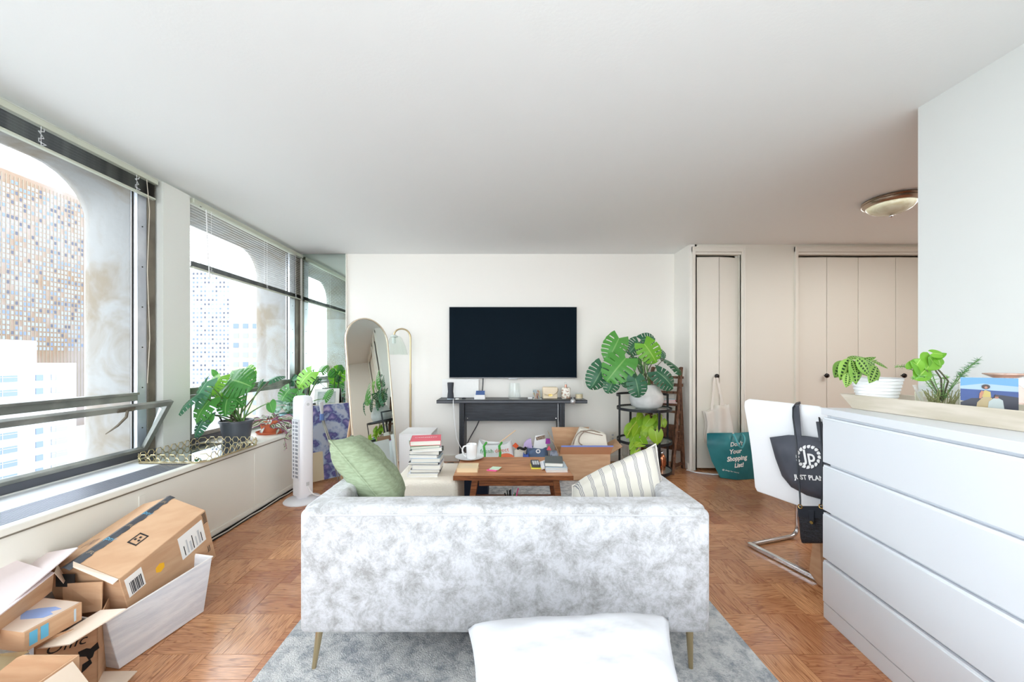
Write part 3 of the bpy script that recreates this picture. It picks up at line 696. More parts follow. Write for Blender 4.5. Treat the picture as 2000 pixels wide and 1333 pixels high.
tag(MB().obox((.26, 2.50, SZ+.0105), (.012, 0, 0), (-.03, .17, 0), (0, 0, .01)).build('red_marker', cov['r']), 'red marker lying on the pale magazine', 'marker')
t = thing('storage_bin', 'dark navy fabric bin on the rug behind the coffee table', 'bin', (-.22, 3.25, .012))
b = MB(); nav = mat('navy fabric', S(28, 38, 58), .8)
b.box(-.33, -.13, 3.1, 3.11, .012, .27).box(-.33, -.13, 3.39, 3.40, .012, .27).box(-.33, -.32, 3.11, 3.39, .012, .27).box(-.14, -.13, 3.11, 3.39, .012, .27).box(-.32, -.14, 3.11, 3.39, .012, .02)
b.build('bin_body', nav, t)

# ---------------------------------------------------------------- TV and console
tvc = mat('tv screen', S(12, 24, 33), .5, spec=.04)
tv = thing('television', 'large black flat television mounted on the back wall', 'television', (.115, 4.36, .996))
MB().box(-.637, .866, 4.335, 4.37, .994, 1.833).build('casing', mat('silver bezel', S(120, 120, 122), .4, .6), tv, bevel=.003)
MB().box(-.632, .861, 4.331, 4.336, 1.004, 1.829).build('screen', tvc, tv)
MB().box(.06, .17, 4.332, 4.36, .980, .994).build('logo_tab', greyl, tv, bevel=.003)
MB().box(-.1, .3, 4.37, 4.40, 1.2, 1.6).build('wall_bracket', black_m, tv)
cs_ = thing('console_table', 'long black console table under the television', 'table', (.1, 4.2, 0))
MB().box(-.735, .925, 4.05, 4.375, .730, .766).build('table_top', blackoak, cs_, bevel=.003)
MB().box(-.733, .923, 4.046, 4.05, .744, .750).build('edge_groove', mat('edge grey', S(120, 124, 130), .4), cs_)
for x in (-.487, .625):
    MB().box(x, x+.055, 4.07, 4.36, .0, .730).build('leg', blackoak, cs_, bevel=.003)
    MB().box(x+.018, x+.037, 4.064, 4.07, 0, .730).build('leg_fillet', black_m, cs_)
MB().box(-.43, .625, 4.13, 4.15, .525, .730).build('modesty_panel', blackoak, cs_)
for x in (-.40, .59): MB().cyl((x, 4.13, .555), (x, 4.126, .555), .006).build('screw', chrome_m, cs_)
CZ = .7662
def at(px, Y, z=CZ): return V(((px-CX)/F*Y, Y, z))
c = at(880, 4.13); t = thing('smart_speaker', 'dark grey cylindrical speaker at the left end of the console', 'speaker', c)
MB().lathe(c, [(.0, 0), (.036, .0), (.038, .004), (.034, .06), (.030, .09), (.033, .14), (.037, .185), (.034, .19), (0, .19)], 24, False, False).build('body', charc, t, smooth=50)
MB().lathe(c, [(.0365, .002), (.0395, .004), (.039, .01), (.036, .012)], 24, False, False).build('light_ring', cov['b'], t)
tag(MB().slab([at(864, 4.33), at(935, 4.33), at(935, 4.37, CZ+.215), at(864, 4.37, CZ+.215)], .016).build('blank_canvas', mat('white canvas', S(238, 238, 236), .9, bump=.5, bscale=25)), 'white textured canvas leaning on the wall behind the speaker', 'canvas')
c = at(937, 4.16); t = thing('small_white_box', 'small white box with blue sloping lid on the console', 'box', c)
MB().box(c.x-.06, c.x+.062, 4.12, 4.22, CZ, CZ+.05).build('box', white_m, t, bevel=.003)
MB().prism([(c.x-.045, 4.13, CZ+.05), (c.x+.055, 4.13, CZ+.05), (c.x+.055, 4.21, CZ+.09), (c.x-.045, 4.21, CZ+.09)], (0, .012, -.0)).build('blue_card', mat('blue card', S(92, 120, 176), .5), t)
c = at(1005, 4.2); t = thing('glass_vase', 'large clear cylindrical glass vase in the middle of the console', 'vase', c)
MB().lathe(c, [(0, .0), (.062, .0), (.068, .012), (.072, .03), (.066, .12), (.060, .18), (.057, .18), (.063, .12), (.068, .03), (.058, .014), (0, .014)], 32, False, False).build('vase_body', clear_m, t, smooth=60)
c = at(1049, 4.17); t = thing('makeup_cup', 'clear square cup crammed with small brushes and tubes on the console', 'cup', c)
g = MB(); g.box(c.x-.05, c.x+.05, 4.12, 4.122, CZ, CZ+.11).box(c.x-.05, c.x+.05, 4.218, 4.22, CZ, CZ+.11).box(c.x-.05, c.x-.048, 4.122, 4.218, CZ, CZ+.11).box(c.x+.048, c.x+.05, 4.122, 4.218, CZ, CZ+.11).box(c.x-.048, c.x+.048, 4.122, 4.218, CZ, CZ+.003)
g.build('cup_walls', clear_m, t)
mk = [cov['w'], mat('rose gold', S(214, 160, 140), .3, .6), cov['b'], charc, mat('blush plastic', S(226, 190, 178), .5), cov['t']]
for i in range(12):
    a = R.uniform(0, 6.28); p0 = c+V((R.uniform(-.035, .035), R.uniform(-.035, .035), .006)); p1 = c+V((R.uniform(-.06, .06), R.uniform(-.05, .05), R.uniform(.08, .13)))
    p1.x = max(c.x-.075, min(c.x+.07, p1.x)); MB().cyl(p0, p0+(p1-p0)*.8, .006, .007, 8).build('makeup_tube', mk[i % 6], t)
c = at(1031, 4.15); tag(MB().cyl(c+V((0, 0, .012)), c+V((.05, .0, .012)), .011, .011, 12).build('white_tube', white_m), 'short white tube lying left of the makeup cup', 'tube')
c = at(1074, 4.2); t = thing('cream_purse', 'small cream flap purse with gold clasp and chain on the console', 'purse', c)
crm = mat('cream leather', S(238, 220, 192), .5, bump=.05)
MB().box(c.x-.085, c.x+.085, 4.17, 4.24, CZ, CZ+.135).build('body', crm, t, bevel=.014, seg=3)
MB().prism([(c.x-.086, 4.164, CZ+.132), (c.x+.086, 4.164, CZ+.132), (c.x+.08, 4.164, CZ+.07), (c.x+.02, 4.164, CZ+.035), (c.x-.02, 4.164, CZ+.035), (c.x-.08, 4.164, CZ+.07)], (0, .008, 0)).build('flap', crm, t, bevel=.003)
MB().lathe(c, [(0, 0)], 3) if 0 else MB().prism([(c.x+.026*math.cos(a*PI/8), 4.158, CZ+.045+.013*math.sin(a*PI/8)) for a in range(16)], (0, .006, 0)).build('clasp', mat('polished gold', S(222, 186, 110), .2, 1), t)
MB().tube(bez((c.x+.085, 4.19, CZ+.12), (c.x+.1, 4.12, CZ+.1), (c.x+.06, 4.10, CZ+.03), (c.x-.07, 4.13, CZ+.05), 14), .003, 5).build('chain', brass_m, t)
c = at(1105, 4.17); t = thing('perfume_bottle', 'square patterned glass bottle with copper cap on the console', 'bottle', c)
MB().box(c.x-.05, c.x+.05, 4.14, 4.20, CZ, CZ+.135).build('bottle_body', mat('patterned glass', S(226, 220, 206), .2, color2=S(158, 120, 96), scale=38, detail=2, lo=.5, hi=.62, coat=.5), t, bevel=.016, seg=3)
MB().cyl(c+V((0, 0, .135)), c+V((0, 0, .165)), .013, .013, 16).build('neck', MATS['rose gold'], t)
MB().lathe(c+V((0, 0, .165)), [(0, 0), (.016, 0), (.018, .012), (.012, .024), (0, .026)], 16, False, False).build('stopper', clear_m, t, smooth=60)
c = at(1131, 4.17); t = thing('candle_jar', 'cream candle in a glass jar at the right end of the console', 'candle', c)
MB().lathe(c, [(0, 0), (.042, 0), (.045, .01), (.045, .07), (.042, .07), (.042, .012), (0, .008)], 24, False, False).build('jar', clear_m, t, smooth=50)
MB().lathe(c+V((0, 0, .009)), [(0, 0), (.0405, 0), (.0405, .045), (0, .045)], 24, False, False).build('wax', cov['t'], t, smooth=40)
c = V(((1118-CX)/F*4.035, 4.033, .755)); t = thing('crystal_ornament', 'faceted crystal ball hanging over the front edge of the console', 'ornament', c)
bm = bmesh.new(); bmesh.ops.create_icosphere(bm, subdivisions=2, radius=.030); me = D.meshes.new('crystal'); bm.to_mesh(me); bm.free(); me.materials.append(mat('crystal', S(225, 228, 232), .05, .7))
o = D.objects.new('crystal', me); COL.objects.link(o); o.parent = t; o.location = (0, -.026, 0)
MB().tube([c+V((0, -.02, .02)), c+V((0, .0, .05)), c+V((.03, .06, .014))], .0015, 5).build('thread', white_m, t)
for i, (px, yy, lb) in enumerate(((893, 4.12, 'white earphones curled beside the speaker'), (906, 4.18, 'grey charging puck behind the earphones'))):
    c = at(px, yy); tag(MB().lathe(c, [(0, 0), (.022, 0), (.024, .006), (.016, .014), (0, .015)], 16, False, False).build('charger_puck' if i else 'earphone_case', charc if i else white_m, smooth=60), lb, 'gadget')
cab_w = mat('white cable', S(240, 240, 242), .5); cab_k = mat('dark cable', S(70, 72, 76), .5)
tag(MB().tube(bez(at(886, 4.07, CZ+.01), at(884, 3.98, CZ+.01), V((-.54, 4.03, .60)), V((-.52, 4.03, .42)), 12)+bez(V((-.51, 4.03, .36)), V((-.48, 4.0, .25)), V((-.40, 4.0, .2)), V((-.38, 4.0, .08)), 10), .004, 6).build('speaker_cable', cab_w), 'white cable hanging over the console front to the floor', 'cable')
tag(MB().tube(bez((-.24, 4.37, .995), (-.24, 4.385, .9), (-.25, 4.385, .86), (-.26, 4.385, .70), 8)+bez((-.27, 4.385, .55), (-.3, 4.385, .4), (-.42, 4.3, .3), (-.46, 4.2, .12), 12), .006, 6).build('television_cable', cab_k), 'dark television cable running down behind the console', 'cable')
tag(MB().tube([(.612, 4.12, .74), (.612, 4.115, .5), (.61, 4.12, .2), (.60, 4.13, .02)], .003, 6).build('thin_wire', cab_w), 'thin white wire down the right leg of the console', 'cable')
tag(MB().tube([( -.88+.05*i, 4.20+.03*math.sin(i*1.3), .012+.02*abs(math.sin(i*.9))) for i in range(10)], .007, 6).build('power_cord', ink), 'black power cord on the floor left of the console', 'cable')

# ---------------------------------------------------------------- white box, floor lamp, mirror, fan, canvas
t = thing('white_side_cabinet', 'white open-sided cube cabinet behind the ottoman', 'cabinet', (-.9, 3.92, 0))
xa, xb, ya, yb, zt = -1.06, -.735, 3.75, 4.12, .455
MB().box(xa, xb, ya, yb, zt-.016, zt).build('top_panel', white_m, t, bevel=.002)
MB().box(xa, xb, ya, yb, .0, .016).build('bottom_panel', white_m, t)
MB().box(xa, xa+.016, ya, yb, .016, zt-.016).build('side_panel', white_m, t)
MB().box(xa+.016, xb, ya, ya+.016, .016, zt-.016).build('front_panel', white_m, t)
MB().box(xa+.016, xb, yb-.016, yb, .016, zt-.016).build('back_panel', white_m, t)
MB().box(xa+.016, xb-.01, ya+.016, yb-.016, .22, .236).build('shelf', white_m, t)
c = V((-1.075, 4.27, 0)); t = thing('floor_lamp', 'thin brass floor lamp arching left with a clear glass shade', 'lamp', c)
MB().lathe(c, [(0, 0), (.12, 0), (.12, .012), (.02, .018), (0, .018)], 32, False, False).build('base', brass_m, t, smooth=40)
top = 1.50; pts = [c+V((0, 0, .015)), c+V((0, 0, .8)), c+V((0, 0, 1.43))]+bez(c+V((0, 0, 1.46)), c+V((0, 0, 1.60)), c+V((-.19, 0, 1.60)), c+V((-.19, 0, 1.49)), 16)
MB().tube(pts, .0095, 10).build('pole', brass_m, t, smooth=60)
MB().cyl(c+V((0, 0, .35)), c+V((0, 0, .93)), .0125).build('pole_sleeve', brass_m, t, smooth=60)
h = c+V((-.19, 0, 1.40)); MB().lathe(h, [(0, .1), (.022, .1), (.045, .085), (.045, .075), (.02, .07), (.02, .0), (0, 0)], 20, False, False).build('lamp_holder', mat('mint white', S(226, 236, 230), .3), t, smooth=50)
MB().lathe(h+V((.02, 0, 0)), [(.042, .088), (.07, .06), (.11, -.03), (.135, -.13), (.132, -.13), (.107, -.03), (.067, .058), (.04, .086)], 32, False, False).build('glass_shade', glass('frosty glass', (.975, .99, .98, 1), .9, .05, 1.3), t, smooth=60)

# arched mirror: bottom edge from A (near) to B (far), leaning back
mt = thing('arched_mirror', 'tall arched floor mirror with a thin pale gold frame leaning left of the lamp', 'mirror', (-1.2, 3.55, 0))
A = V((-1.335, 3.33, .0)); B = V((-1.065, 3.74, .0)); u = (B-A).normalized(); n0 = V((u.y, -u.x, 0)); tl_ = math.radians(7)
up = (V((0, 0, 1))*math.cos(tl_)-n0*math.sin(tl_)); nm = u.cross(up).normalized()
if nm.dot(n0) < 0: nm = -nm
W_ = (B-A).length; H_ = 1.62; r_ = W_/2; A = A+V((0, 0, .012))
def arch(inset, k=24):
    w0, w1 = inset, W_-inset; rr = r_-inset; p = [A+u*w0+up*inset, A+u*w1+up*inset]
    for i in range(k+1):
        a = PI*i/k; p.append(A+u*(r_+rr*math.cos(a))+up*(H_-r_+rr*math.sin(a)))
    return p
fo, fi = arch(0), arch(.011); n = len(fo)
b = MB(); b.loft([fo, [p+nm*.018 for p in fo], [p+nm*.018 for p in fi], fi, fo], False, False); b.build('frame', mat('pale gold frame', S(232, 218, 196), .35, .3), mt, clean=True)
b = MB(); b.prism([p+nm*.010 for p in fi], -nm*.006); b.build('mirror_glass', mirror_m, mt)
b = MB(); b.prism([p+nm*.003 for p in fo], -nm*.008); b.build('back_board', walnut_v, mt)
wood_l = mat('pale ash wood', S(232, 200, 164), .5)
hp = A+up*1.0-nm*.01
for k in (.12, W_-.12):
    p = hp+u*k; q = V((p.x-.27*n0.x, p.y-.27*n0.y, 0)); dd = q-p; MB().obox(p-u*.013, u*.026, nm*-.02, dd+nm*.01).build('stand_leg', wood_l, mt)
MB().tube([A+up*.4-nm*.006+u*.12, A+up*.36-nm*.1+u*.12, A+up*.36-nm*.2+u*.12], .005, 6).build('stay_strap', walnut_v, mt)
tag(MB().obox(A+u*.02-nm*-.10+V((0, 0, -.0))+u*.0, u*.3, nm*.014, up*.42).build('leaning_board', mat('slate board', S(188, 198, 196), .6)), 'pale grey board leaning against the foot of the arched mirror', 'board')

c = V((-1.72, 3.165, 0)); t = thing('tower_fan', 'white oscillating tower fan on a round base beside the window plants', 'fan', c)
MB().lathe(c, [(0, 0), (.148, 0), (.15, .006), (.14, .016), (.05, .03), (0, .03)], 40, False, False).build('base', white_pl, t, smooth=40)
MB().cyl(c+V((0, 0, .028)), c+V((0, 0, .06)), .05).build('swivel_collar', white_pl, t)
ang = math.radians(-32); ux = V((math.cos(ang), math.sin(ang), 0)); uy = V((-math.sin(ang), math.cos(ang), 0))   # ux: depth axis is uy
hw, hd, z0, z1 = .072, .062, .055, .90
def fan_sec(z, k=1.0, cut=0):
    pts = []
    for i in range(24):
        a = 2*PI*i/24; ca, sa = math.cos(a), math.sin(a)
        x = math.copysign(abs(ca)**.5, ca)*hw*k; y = math.copysign(abs(sa)**.5, sa)*hd*k; pts.append(c+ux*x+uy*y+V((0, 0, z+cut*(1 if y < 0 else 0)*0)))
    return pts
b = MB(); b.loft([fan_sec(z0), fan_sec(z0+.01), fan_sec(z1-.05), fan_sec(z1-.025, .97), fan_sec(z1-.008, .86), fan_sec(z1, .6)]); b.build('housing', white_pl, t, smooth=45)
fy = -uy*(hd*1.0+.0005)
gs = MB().obox(c-ux*.048+fy+uy*.002+V((0, 0, .20)), ux*.096, -uy*.004, V((0, 0, .50))); gs.build('grille_recess', mat('fan slots', S(150, 152, 162), .6), t)
gm2 = MB().box(-.05, .05, 0, .004, 0, .010).mesh('grille_bar', white_pl)
for k in range(16): inst(gm2, 'grille_bar', t, basis(c+fy-uy*.0045+V((0, 0, .20+k*.0325)), ux, uy, (0, 0, 1)))
for xo in (-.05, -.014, .042): MB().obox(c+ux*xo+fy-uy*.0045+V((0, 0, .195)), ux*.010, uy*.004, V((0, 0, .51))).build('grille_post', white_pl, t)
MB().cyl(c+ux*(hw-.002)+V((0, 0, .83)), c+ux*(hw+.004)+V((0, 0, .83)), .034, .034, 24).build('control_dial', white_pl, t, bevel=.002)
MB().cyl(c+ux*(hw+.004)+V((0, 0, .83)), c+ux*(hw+.008)+V((0, 0, .83)), .012, .012, 16).build('dial_button', greyl, t)
MB().obox(c+ux*(hw-.002)+V((0, 0, .14))-uy*.012, ux*.006, uy*.024, V((0, 0, .03))).build('power_socket', greyl, t)
tag(MB().tube(bez(c+ux*.08+V((0, 0, .13)), c+ux*.15+V((0, 0, .02)), c+V((.2, .1, .006)), c+V((.10, .35, .006)), 10)+bez(c+V((.12, .5, .006)), c+V((.1, .6, .006)), c+V((.3, .55, .006)), c+V((.42, .62, .006)), 8), .005, 6).build('fan_cord', cab_w), 'white cord of the tower fan trailing over the floor', 'cable')

def art_mat():
    m = D.materials.new('blue floral painting'); m.use_nodes = True; nt = m.node_tree; b = nt.nodes['Principled BSDF']; N = nt.nodes.new; L = nt.links.new
    tc = N('ShaderNodeTexCoord'); vo = N('ShaderNodeTexVoronoi'); vo.inputs['Scale'].default_value = 4.5; n_ = N('ShaderNodeTexNoise'); n_.inputs['Scale'].default_value = 4; n_.inputs['Detail'].default_value = 5
    va = N('ShaderNodeVectorMath'); va.operation = 'ADD'; L(tc.outputs['Object'], va.inputs[0]); L(n_.outputs['Color'], va.inputs[1]); L(tc.outputs['Object'], n_.inputs['Vector']); L(va.outputs[0], vo.inputs['Vector'])
    r = N('ShaderNodeValToRGB'); e = r.color_ramp.elements; e[0].position = .1; e[0].color = S(196, 186, 220); e[1].position = .75; e[1].color = S(192, 204, 222)
    for p_, cc in ((.3, S(130, 126, 186)), (.5, S(82, 86, 150)), (.62, S(150, 168, 206))): x = e.new(p_); x.color = cc
    L(vo.outputs['Distance'], r.inputs[0]); L(r.outputs[0], b.inputs['Base Color']); b.inputs['Roughness'].default_value = .6
    return m
t = thing('floral_canvas', 'blue and violet floral painting on canvas leaning behind the tower fan', 'painting', (-1.68, 3.75, 0))
cA = V((-1.87, 3.55, .02)); cB = V((-1.51, 3.94, .02)); uu = (cB-cA).normalized(); nn = V((uu.y, -uu.x, 0)); upv = (V((0, 0, 1))-nn*.13).normalized(); L_ = .50
MB().obox(cA, uu*L_, -nn*.028, upv*.74).build('stretcher', mat('raw canvas', S(226, 214, 184), .8), t)
MB().obox(cA+nn*.002+upv*.28+uu*.0, uu*L_, -nn*.0015, upv*.46).build('painted_face', art_mat(), t)
MB().obox(cA+nn*.0005+upv*.0+uu*.14, uu*(L_-.14), -nn*.001, upv*.30).build('painted_lower', D.materials['blue floral painting'], t)
tag(MB().obox(cA-uu*.05-nn*.035, uu*.3, -nn*.02, upv*.52).build('framed_board', mat('orange brown board', S(190, 104, 62), .6)), 'orange-brown framed board hidden mostly behind the floral canvas', 'board')
t = thing('folded_tripod', 'folded grey tripod leaning in front of the floral canvas', 'tripod', (-1.5, 3.45, 0))
tp = P(629, 815, 3.47); 
for k, (bx, by) in enumerate(((668, 930), (676, 945), (662, 945))):
    q = P(bx, by, 3.52+.04*k); q.z = .01; MB().tube([tp+V((.008*(k-1), 0, 0)), tp.lerp(q, .5), q], [.008, .006, .004], 8).build('leg', alud_m, t)
MB().cyl(tp+V((0, 0, -.03)), tp+V((0, 0, .03)), .02).build('head_clamp', MATS['blue card'], t)
MB().cyl(tp+V((0, 0, .03)), tp+V((-.01, 0, .14)), .012, .02).build('handle', greyl, t)
# ---------------------------------------------------------------- leaves
def leaf_mat(name, base, base2, vein, gloss=.35, kind='plain'):
    m = D.materials.new(name); m.use_nodes = True; nt = m.node_tree; b = nt.nodes['Principled BSDF']; N = nt.nodes.new; L = nt.links.new
    uv = N('ShaderNodeUVMap'); sp = N('ShaderNodeSeparateXYZ'); L(uv.outputs[0], sp.inputs[0])
    oi = N('ShaderNodeObjectInfo'); mx = N('ShaderNodeMix'); mx.data_type = 'RGBA'; mx.inputs['A'].default_value = base; mx.inputs['B'].default_value = base2; L(oi.outputs['Random'], mx.inputs['Factor'])
    s1 = N('ShaderNodeMath'); s1.operation = 'SUBTRACT'; s1.inputs[1].default_value = .5; L(sp.outputs[0], s1.inputs[0])
    ab = N('ShaderNodeMath'); ab.operation = 'ABSOLUTE'; L(s1.outputs[0], ab.inputs[0])
    mid = N('ShaderNodeMapRange'); mid.inputs[1].default_value = .0; mid.inputs[2].default_value = .035; mid.inputs[3].default_value = 1; mid.inputs[4].default_value = 0; L(ab.outputs[0], mid.inputs[0])
    m2 = N('ShaderNodeMix'); m2.data_type = 'RGBA'; L(mid.outputs[0], m2.inputs['Factor']); L(mx.outputs['Result'], m2.inputs['A']); m2.inputs['B'].default_value = vein
    out = m2.outputs['Result']
    if kind in ('maranta', 'stripe'):
        cr = N('ShaderNodeValToRGB'); e = cr.color_ramp.elements
        if kind == 'maranta':
            mu = N('ShaderNodeMath'); mu.operation = 'MULTIPLY'; mu.inputs[1].default_value = 7; L(sp.outputs[1], mu.inputs[0])
            fr = N('ShaderNodeMath'); fr.operation = 'FRACT'; L(mu.outputs[0], fr.inputs[0])
            a = N('ShaderNodeMath'); a.operation = 'GREATER_THAN'; a.inputs[1].default_value = .45; L(fr.outputs[0], a.inputs[0])
            lo_ = N('ShaderNodeMath'); lo_.operation = 'GREATER_THAN'; lo_.inputs[1].default_value = .09; L(ab.outputs[0], lo_.inputs[0])
            hi_ = N('ShaderNodeMath'); hi_.operation = 'LESS_THAN'; hi_.inputs[1].default_value = .27; L(ab.outputs[0], hi_.inputs[0])
            p1 = N('ShaderNodeMath'); p1.operation = 'MULTIPLY'; L(a.outputs[0], p1.inputs[0]); L(lo_.outputs[0], p1.inputs[1])
            p2 = N('ShaderNodeMath'); p2.operation = 'MULTIPLY'; L(p1.outputs[0], p2.inputs[0]); L(hi_.outputs[0], p2.inputs[1])
            m3 = N('ShaderNodeMix'); m3.data_type = 'RGBA'; L(p2.outputs[0], m3.inputs['Factor']); L(out, m3.inputs['A']); m3.inputs['B'].default_value = S(36, 62, 34); out = m3.outputs['Result']
        else:
            L(sp.outputs[0], cr.inputs[0]); cr.color_ramp.interpolation = 'CONSTANT'; e[0].position = 0; e[0].color = S(150, 90, 130); e[1].position = .86; e[1].color = S(150, 90, 130)
            for p_, cc in ((.14, S(226, 232, 214)), (.32, S(104, 134, 84)), (.5, S(236, 232, 224)), (.66, S(116, 142, 96))): x = e.new(p_); x.color = cc
            out = cr.outputs[0]
    L(out, b.inputs['Base Color']); b.inputs['Roughness'].default_value = gloss; b.inputs['Specular IOR Level'].default_value = .4
    tr = N('ShaderNodeBsdfTranslucent'); L(out, tr.inputs[0]); ms = N('ShaderNodeMixShader'); ms.inputs[0].default_value = .35
    L(b.outputs[0], ms.inputs[1]); L(tr.outputs[0], ms.inputs[2]); L(ms.outputs[0], nt.nodes['Material Output'].inputs[0])
    return m
lf_mon = leaf_mat('monstera leaf', S(74, 140, 68), S(96, 168, 78), S(150, 200, 120))
lf_dark = leaf_mat('dark monstera leaf', S(60, 112, 84), S(82, 136, 100), S(140, 180, 140))
lf_lime = leaf_mat('fresh monstera leaf', S(140, 200, 60), S(112, 182, 62), S(190, 226, 120))
lf_neon = leaf_mat('neon pothos leaf', S(128, 176, 44), S(170, 206, 64), S(206, 226, 120))
lf_pot = leaf_mat('pothos leaf', S(96, 158, 44), S(128, 184, 60), S(196, 226, 130))
lf_mar = leaf_mat('prayer plant leaf', S(128, 172, 82), S(150, 190, 92), S(200, 214, 140), kind='maranta')
lf_tra = leaf_mat('striped spiderwort leaf', S(150, 160, 120), S(150, 130, 140), S(220, 215, 205), kind='stripe')
stem_g = mat('petiole green', S(110, 150, 84), .5); stem_d = mat('dark petiole', S(92, 92, 70), .5)
def mon_leaf(m, cuts=7, cup=.10, seed=0, wide=.46):
    """unit-long split leaf, attached at the origin, tip along +y, face +z"""
    rows = cuts*5; half = 8; r = random.Random(seed); hole = [r.random() < .3 for _ in range(cuts*2)]
    def pos(u, v):
        t = 2*u-1; s = v; a = abs(t)
        w_ = wide*(math.sin(PI*min(1, (s*.94+.06))**.72))**.62 if s < 1 else .0
        w_ = wide*max(0.0, math.sin(PI*(.10+.90*s)**.85))**.6
        y = s-.26*a*(1-s)**2.2+.17*a*a*(1-s)*s*2.0
        if a > .8: w_ *= 1-.02*math.cos(s*cuts*2*PI)
        return V((math.copysign(w_*a, t), y, cup*(a**1.6)*-1+.05*math.sin(PI*s)-.16*s*s+.012*math.cos(s*cuts*2*PI)*a))
    def skip(i, j):
        a = abs((i+.5)/(2*half)*2-1); ph = (j % 5); side = 0 if i < half else 1; c = (j//5)+side*cuts
        jj = j+ (2 if side else 0); ph = jj % 5
        if jj//5 < 1 or jj//5 >= cuts: return False
        if ph == 2 and a > .36: return not (hole[c % len(hole)] and a > .82)
        return False
    return MB().grid(pos, 2*half, rows, skip, uv=True).mesh('leaf', m, smooth=70)
def oval_leaf(m, wide=.27, heart=0.0, cup=.06, fold=.0, droop=.12, name='leaf'):
    def pos(u, v):
        t = 2*u-1; s = v; a = abs(t)
        w_ = wide*max(0.0, math.sin(PI*(.04+.96*s)**(.62 if heart else .85)))**(.7 if heart else .85)
        y = s-heart*a*(1-s)**2.5
        return V((math.copysign(w_*a, t), y, -cup*a*a+fold*a-droop*s*s))
    return MB().grid(pos, 8, 10, None, uv=True).mesh(name, m, smooth=70)
MON = {k: [mon_leaf(m, c_, cp, sd) for c_, cp, sd in ((7, .10, 1), (6, .05, 2), (8, .14, 3))] for k, m in (('m', lf_mon), ('d', lf_dark), ('l', lf_lime))}
HRT = {'n': oval_leaf(lf_neon, .46, .34, .05, droop=.18), 'p': oval_leaf(lf_pot, .44, .3, .06, droop=.14), 'm': oval_leaf(lf_mon, .42, .25, .08)}
OVL = oval_leaf(lf_mar, .25, 0, .05, .02, .2); TRA = oval_leaf(lf_tra, .17, 0, .05, .10, .3)
def place_leaf(par, me, a, tip, nrm, wscale=1.0, name='leaf'):
    a, tip = V(a), V(tip); y = tip-a; L = y.length; y = y/L; z = V(nrm); z = z-y*z.dot(y)
    if z.length < 1e-3: z = y.orthogonal()
    z.normalize(); x = y.cross(z)
    o = D.objects.new(name, me); COL.objects.link(o); o.parent = par
    o.matrix_local = Matrix.Translation(a-wl(par)) @ basis(V((0, 0, 0)), x*L*wscale, y*L, z*L)
    return o
def petiole(par, base, a, lift=.1, r=.005, m=None, side=None):
    base, a = V(base), V(a); mid1 = base.lerp(a, .35)+V((0, 0, lift)); mid2 = base.lerp(a, .8)+V((0, 0, lift*.6))
    return MB().tube(bez(base, mid1, mid2, a, 9), [r*1.25-r*.6*i/9 for i in range(10)], 6).build('stem', m or stem_g, par, smooth=60)

# ---------------------------------------------------------------- bar cart with monstera
cc = V((1.487, 3.90, 0)); ctr = thing('bar_cart', 'round three-tier black metal bar cart with mirrored shelves', 'bar cart', cc)
R_ = .275
for nm, z in (('top_shelf', .700), ('middle_shelf', .362), ('bottom_shelf', .065)):
    b = MB(); b.lathe(cc+V((0, 0, z)), [(R_-.006, -.016), (R_, -.016), (R_, .012), (R_-.006, .012), (R_-.006, -.016)], 48, False, False); b.build('shelf_rim', black_m, ctr, smooth=40)
    MB().lathe(cc+V((0, 0, z)), [(0, -.006), (R_-.007, -.006), (R_-.007, 0), (0, 0)], 48, False, False).build('shelf', mat('smoked mirror shelf', S(205, 215, 210), .12, .6), ctr)
for k, a in enumerate((-80, 10, 100, 190)):
    a = math.radians(a); d = V((math.cos(a), math.sin(a), 0)); e_ = V((-d.y, d.x, 0)); h = .845 if k in (1, 3) else .712
    MB().obox(cc+d*(R_-.004)-e_*.012, d*.012, e_*.024, V((0, 0, h))).build('post', black_m, ctr, bevel=.002)
hp = [cc+V((R_*math.cos(math.radians(a)), R_*math.sin(math.radians(a)), .836)) for a in range(10, 191, 9)]
b = MB(); b.loft([[p+V((0, 0, -.012)), p+(p-cc).normalized()*.0+V(((p.x-cc.x)*.02, (p.y-cc.y)*.02, -.012)), V((p.x+(p.x-cc.x)*.02, p.y+(p.y-cc.y)*.02, p.z+.012)), p+V((0, 0, .012))] for p in hp]); b.build('handle_rail', black_m, ctr, clean=True)
pc = V((1.502, 3.87, .7005)); mp_ = thing('monstera_plant', 'large monstera in a rounded pale concrete planter on top of the bar cart', 'plant', pc)
pl_m = mat('pale concrete planter', S(212, 212, 210), .85, color2=S(200, 200, 198), scale=12, bump=.1)
MB().lathe(pc, [(0, 0), (.10, 0), (.15, .03), (.172, .085), (.165, .14), (.135, .20), (.115, .235), (.112, .25), (.104, .25), (.106, .235), (.12, .2), (0, .2)], 40, False, False).build('planter', pl_m, mp_, smooth=50)
MB().lathe(pc, [(0, .222), (.113, .22)], 24, False, False).build('soil', soil_m, mp_)
pb = pc+V((0, 0, .21))
